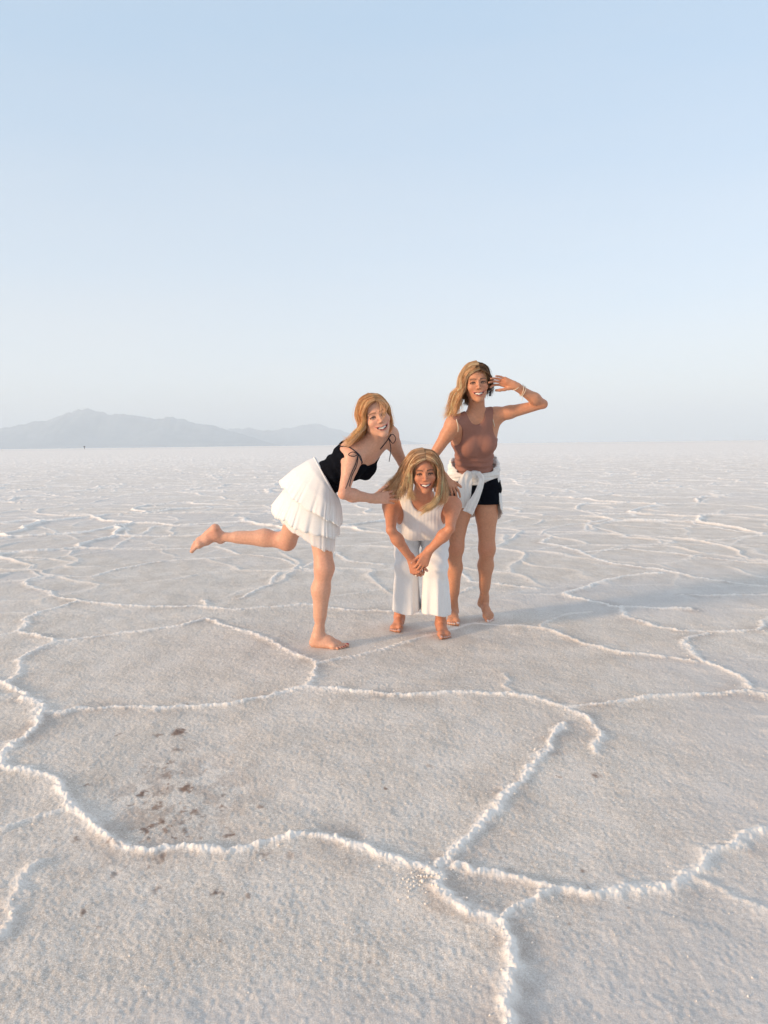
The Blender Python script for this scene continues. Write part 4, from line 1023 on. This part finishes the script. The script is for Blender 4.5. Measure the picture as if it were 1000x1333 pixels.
# ------------------------------------------------------------------ woman in brown tank with raised arm
def woman_c():
    pel = P(617, 626, 4.90); shR = P(591, 552, 4.60); shL = P(645, 541, 4.74); hipR = P(602, 637, 4.90); hipL = P(633, 637, 4.90)
    neck = P(620, 540, 4.69); spine = nrm((shR+shL)/2-pel); che = (shR+shL)/2-spine*.13
    Rp = frame(A(1, .1, 0), nrm(spine+A(0, 0, .6))); Rc = frame(A(.95, .18, .08), spine)
    knR = P(593, 712, 4.86); knL = P(634, 714, 4.90); anR = P(590, 789, 4.96); anR[2] = .073; anL = P(630, 782, 5.02)
    elR = P(561, 598, 4.62); wrR = P(579, 622, 4.43); elL = P(707, 526, 4.66); wrL = P(670, 502, 4.58)
    hc = P(620, 499, 4.62); Rh = frame(A(1, .02, .10), A(-.08, -.10, .99)); hs = 1.03
    loc = G(610, 812); loc[2] = 0
    S = Sdf(); torso(S, pel, Rp, che, Rc, shL, shR, hipL, hipR, neck, .96, 1.0)
    nt_ = len(S.p); nails = []
    limb_leg(S, hipR, knR, anR, A(0, 1, 0), .97); limb_leg(S, hipL, knL, anL, A(0, 1, 0), .97)
    foot(S, anR, A(-.05, -1, 0), A(0, 0, 1), 1, .96, nails)
    foot(S, anL, A(.22, -.86, -.40), A(.1, -.40, .9), -1, .92, nails)
    S.cone(neck-spine*.02, hc+Rh@A(0, .02, -.07), .055, .050, .03)
    head(S, hc, Rh, hs)
    limb_arm(S, shR, elR, wrR, 1.0); limb_arm(S, shL, elL, wrL, 1.0, j=(shL, .09))
    hand(S, wrR, A(.42, -.55, -.60), A(-.1, .55, -.75), 1, .92, curls=(22, 26, 30, 36), spread=7, nails=nails)
    hand(S, wrL, A(-.93, .02, .33), A(-.25, -.75, -.55), -1, .95, curls=(26, 20, 16, 14), spread=6, thumb=(.85, .45, .45), tcurl=18, nails=nails)
    for n_, a, b in (('thighL', hipL, knL), ('calfL', knL, anL), ('thighR', hipR, knR), ('calfR', knR, anR), ('uarmR', shR, elR), ('farmR', elR, wrR), ('uarmL', shL, elL), ('farmL', elL, wrL), ('sh', shL, shR), ('spine', pel, (shL+shR)/2), ('head', neck, hc)): blen(n_, a, b)
    root = person_root(loc, 'blonde woman in brown tank top and black shorts with one hand raised to her hair')
    pal = dict(nail=(.72, .48, .42), flush=(.56, .17, .10), lip=(.50, .15, .13), brow=(.08, .04, .025), lash=(.035, .02, .015))
    fines = [span(hc, .122, .0019), span(wrL+A(-.07, 0, .03), .11, .0026), span(wrR+A(.04, -.05, -.05), .10, .0028), [(anR[0]-.06, anL[0]+.09, .003), (4.76, 5.0, .003), (-.02, .05, .0026)]]
    body = build_body('c', S, root, loc, (.57, .275, .165), [pel, shR, shL, anR+A(-.05, -.2, 0), anL+A(.05, -.15, -.1), elR, elL, wrR, wrL, hc], (hc, Rh, hs), fines, pal, nails, (.75, .62, .58),
        [(knL+A(0, -.04, 0), .05, .3), (knR+A(0, -.04, 0), .05, .3), (elL, .05, .2), (wrL+A(-.1, 0, .05), .06, .3)])
    face_bits(body, hc, Rh, hs, (.10, .10, .09), loc, MT)
    base = subset(S, (0, nt_)); Lc = lambda x, y, z: [((x-che[0])*Rc[0, i]+(y-che[1])*Rc[1, i]+(z-che[2])*Rc[2, i]) for i in range(3)]
    zpel = lambda x, y, z: (x-pel[0])*Rp[0, 2]+(y-pel[1])*Rp[1, 2]+(z-pel[2])*Rp[2, 2]
    def tank(x, y, z, cen=None, br=0.):
        d = base(x, y, z, cen, br); a, b, c = Lc(x, y, z)
        fold = .0040*np.sin(c*150+a*a*160+2*np.sin(a*18))*sstep(-.05, -.14, c)+.0015*np.sin(c*60-a*90)*sstep(.05, -.02, np.abs(a))
        d = d-.008-fold
        nb = np.sqrt((a/.060)**2+((b+.01)/.13)**2+((c-.198)/.080)**2)-1; nb = nb*.065
        hole = .086-np.sqrt(((np.abs(a)-.188))**2*1.0+(c-.085)**2*.50+(b*.25)**2)
        d = -smin(-d, nb, .004); d = -smin(-d, -hole, .004)
        return -smin(-d, -(.022-zpel(x, y, z)), .004)
    cloth('tank_top', tank, che-.30, che+.27, MT['brown'], root, loc)
    B2 = Sdf(); B2.p = list(base.p); B2.cone(hipR, hipR+(knR-hipR)*.5, .092, .084, .03); B2.cone(hipL, hipL+(knL-hipL)*.5, .092, .084, .03)
    def shorts(x, y, z, cen=None, br=0.):
        d = B2(x, y, z, cen, br)-.006-.002*np.sin(z*90+x*60)
        d = -smin(-d, -(zpel(x, y, z)-.06)*1 if False else .06-zpel(x, y, z), .004)
        return -smin(-d, z-(.818+.02*(x-hipL[0])), .004)
    zc = P(630, 657, 4.83)[2]
    def shorts(x, y, z, cen=None, br=0.):
        d = B2(x, y, z, cen, br)-.007-.002*np.sin(z*90+x*60)
        d = -smin(-d, .05-zpel(x, y, z), .004) if False else np.maximum(d, zpel(x, y, z)-.05)
        return np.maximum(d, zc-z)
    cloth('shorts', shorts, pel-A(.28, .25, .30), pel+A(.28, .25, .14), MT['black'], root, loc)
    # sweatshirt tied round the waist: a rolled band, a knot, two hanging sleeves and the body behind
    Wb = Sdf(); c0 = pel+A(0, .005, .0)
    def ringpt(th, zz, rx=.150, ry=.110): return c0+Rp@A(rx*math.sin(th), -ry*math.cos(th), zz)
    ths = np.linspace(0, 2*math.pi, 29)
    prof = lambda t: (.050+.040*(1-math.cos(t))/2 if math.cos(t) > -2 else 0, .022+.034*sstep(.05, .55, (1-math.cos(t))/2))
    for a_, b_ in zip(ths[:-1], ths[1:]):
        za, ra = prof(a_); zb, rb = prof(b_); m_ = (a_+b_)/2; nr_ = Rp@A(math.sin(m_), -math.cos(m_), 0)
        Wb.cone(ringpt(a_, za+.001), ringpt(b_, zb+.001), float(ra), float(rb), .02, flat=(nr_, .24))
    kn = P(618, 617, 4.735)
    Wb.ell(kn, A(.030, .024, .024), None, .012)
    def knotf(x, y, z, cen=None, br=0.):
        d = Wb(x, y, z, cen, br); th = np.arctan2(x-c0[0], -(y-c0[1]))
        return d-.0026*np.sin(z*150+th*3.5)-.0014*np.sin(z*290-th*5+1)
    cloth('tied_sweatshirt', knotf, pel-A(.30, .32, .20), pel+A(.30, .30, .24), MT['fleece'], root, loc, h=.0035)
    # two sleeves hanging from the knot: flattened folded tubes
    def sleeve(pts, wds, seed):
        q = spline(pts, 40); wv = np.interp(np.linspace(0, 1, 40), np.linspace(0, 1, len(wds)), wds)
        t = np.gradient(q, axis=0); t /= np.linalg.norm(t, axis=1)[:, None]; face = A(.15, -1, .05)
        side = np.cross(t, face); side /= np.linalg.norm(side, axis=1)[:, None]; nn = np.cross(side, t); nn *= np.sign(-(nn[:, 1:2]))
        th = np.linspace(0, 2*math.pi, 48, endpoint=False); u = np.linspace(0, 1, 40)
        g = np.zeros((40, 48, 3))
        for i in range(40):
            ex = np.cos(th)*wv[i]; ey = np.abs(np.sin(th))**.8*np.sign(np.sin(th))*.009
            fold = (.0035*np.sin(ex*190+seed+u[i]*5)+.003*np.sin(ex*95+seed*2-u[i]*7))*(np.sin(th) > 0)
            g[i] = q[i]+ex[:, None]*side[i]+(ey+fold)[:, None]*nn[i]+A(0, 0, 1)*(.004*np.sin(ex*80+seed))[:, None]*(u[i] > .9)
        g = np.concatenate([g[:1]*0+g[0].mean(0), g, g[-1:]*0+g[-1].mean(0)])
        V, Fc = sheet(g, True); mesh_obj('sleeve', V, Fc, MT['fleece'], root, loc=loc)
    sleeve([P(612, 614, 4.73), P(606, 627, 4.72), P(604, 645, 4.72), P(602, 661, 4.75)], [.022, .046, .046, .032], 1.)
    sleeve([P(622, 615, 4.71), P(627, 624, 4.70), P(622, 642, 4.69), P(609, 667, 4.69)], [.016, .018, .022, .036], 2.)
    # its body hanging behind
    th = np.linspace(math.radians(62), math.radians(298), 90); rows = []
    for u in np.linspace(0, 1, 26):
        bulge = 1+.10*u+.03*np.sin(th*9+u*3)*u+.015*np.sin(th*23)*u
        edge = np.abs(np.abs(th-math.pi)/(math.radians(118)))**6
        rows.append(np.stack([c0[0]+.172*np.sin(th)*bulge, c0[1]-.138*np.cos(th)*bulge, c0[2]+.03+(-.29*u)*(1-.30*edge)+.012*np.sin(th*5)*u], 1))
    V, Fc = sheet(np.array(rows)); o = mesh_obj('hanging_shirt_back', V, Fc, MT['fleece'], root, loc=loc)
    md = o.modifiers.new('thickness', 'SOLIDIFY'); md.thickness = .005
    # bra strap, bracelets
    pth = [spline([snap(S, P(*q), .003) for q in l], 24) for l in ([(592, 540, 4.62), (594, 547, 4.55), (597, 556, 4.54), (597, 563, 4.56)], [(640, 528, 4.72), (641, 534, 4.66), (645, 545, 4.64), (648, 556, 4.66)])]
    for q_ in pth:
        V, Fc, _ = tubes([q_], [np.full(24, .0026)], [A(0, 0, 0)], 6); mesh_obj('bra_strap', V, Fc, MT['cream'], root, loc=loc)
    fa = nrm(wrL-elL)
    u = nrm(np.cross(fa, A(0, 1, 0))); w_ = np.cross(fa, u)
    for dist, rr, tl in ((.012, .027, .15), (.058, .031, -.25), (.068, .032, -.1)):
        c_ = wrL-fa*dist; t = np.linspace(0, 2*math.pi, 26); p = np.array([c_+rr*(u*math.cos(a)+w_*math.sin(a))+fa*tl*.05*math.cos(a+.5) for a in t])
        V, Fc, _ = tubes([p], [np.full(26, .0022)], [A(0, 0, 0)], 6); mesh_obj('bracelet', V, Fc, MT['cream'], root, loc=loc)
    c_ = wrL-fa*.062; p = np.array([c_+A(-.002*k, -.02, -.030-.012*k) for k in range(4)]); V, Fc, _ = tubes([p], [np.full(4, .0016)], [A(0, 0, 0)], 5)
    mesh_obj('bracelet_tassel', V, Fc, MT['cream'], root, loc=loc)
    # pendant earring
    e = hc+Rh@(hs*A(.080, .004, -.040)); p = np.array([e, e+A(.002, 0, -.02), e+A(.002, 0, -.045)]); V, Fc, _ = tubes([p], [A(.002, .005, .007)], [A(0, 0, 0)], 6)
    mesh_obj('earring', V, Fc, MT['navy'], root, loc=loc)
    H = lambda x, y, z: hc+Rh@(hs*A(x, y, z)); X = lambda x, y, d: P(x, y, 4.62+d)
    bl = [(.86, .53, .28), (.98, .70, .42), (1, .82, .55), (.64, .37, .18)]; dk = [(.16, .085, .045), (.24, .13, .065), (.32, .18, .09)]; pale = [(.85, .68, .44), (.78, .56, .32)]
    locks = [
     ([[H(.014, -.080, .084), H(-.028, -.083, .074), H(-.066, -.058, .042), H(-.080, -.044, -.02), X(601, 512, -.06), X(598, 524, -.07), X(596, 536, -.06), X(589, 549, -.06)],
       [H(.014, -.045, .115), H(-.045, -.045, .105), H(-.084, -.035, .05), H(-.092, -.030, -.02), X(596, 511, -.03), X(592, 524, -.02), X(588, 536, -.03), X(583, 549, -.03)],
       [H(.010, .0, .130), H(-.050, .0, .112), H(-.090, .005, .05), H(-.100, .005, -.02), X(592, 511, .01), X(588, 525, .02), X(583, 536, .0), X(577, 545, .0)],
       [H(.005, .06, .118), H(-.045, .06, .10), H(-.082, .06, .03), H(-.088, .05, -.04), X(600, 525, .06), X(593, 540, .05), X(588, 552, .03)]], 640, .009),
     ([[H(.018, -.080, .082), H(.046, -.073, .064), H(.069, -.048, .030), H(.080, -.020, -.01), H(.082, .0, -.06)],
       [H(.018, -.03, .122), H(.055, -.02, .102), H(.082, .0, .045), H(.088, .02, -.02), H(.084, .03, -.09)],
       [H(.012, .05, .124), H(.052, .06, .10), H(.078, .06, .035), H(.078, .055, -.04), H(.07, .05, -.10)]], 380, .004, dk),
     ([[H(-.078, -.01, -.04), H(-.07, .02, -.08), H(-.055, .03, -.12)], [H(-.05, .05, -.04), H(-.045, .05, -.09), H(-.04, .05, -.13)]], 120, .007, dk),
     ([[H(-.08, -.03, -.0), X(597, 525, -.02), X(587, 540, 0), X(574, 548, .0)], [H(-.085, .0, -.03), X(594, 528, 0), X(584, 530, .02), X(571, 526, .03)]], 22, .007, pale),
     ([[H(.010, -.062, .10), H(-.020, -.072, .098), H(-.05, -.066, .075)], [H(.03, -.05, .11), H(.05, -.05, .09), H(.068, -.04, .06)]], 60, .004, dk),
    ]
    hair(root, loc, (hc, Rh, hs), locks, bl, 9, thick=.008, wave=.016)
    return root
import os, time
FEET = [G(x, y)[:2] for x, y in ((415, 840), (432, 842), (450, 842), (519, 812), (518, 822), (574, 820), (574, 831), (590, 800), (591, 812), (633, 808))]
ONLY = os.environ.get('ONLY', '')
t0 = time.time()
if 'n' not in ONLY: salt_flat(); far_things(); haze()
else:
    m, t, b = new_mat('g'); b.inputs['Base Color'].default_value = (.6, .58, .56, 1)
    mesh_obj('salt_flat_ground', [(-50, -50, 0), (50, -50, 0), (50, 50, 0), (-50, 50, 0)], [(0, 1, 2, 3)], m)
print('env', time.time()-t0)
materials()
if not ONLY or 'a' in ONLY: woman_a(); print('a', time.time()-t0)
if not ONLY or 'b' in ONLY: woman_b(); print('b', time.time()-t0)
if not ONLY or 'c' in ONLY: woman_c(); print('c', time.time()-t0)
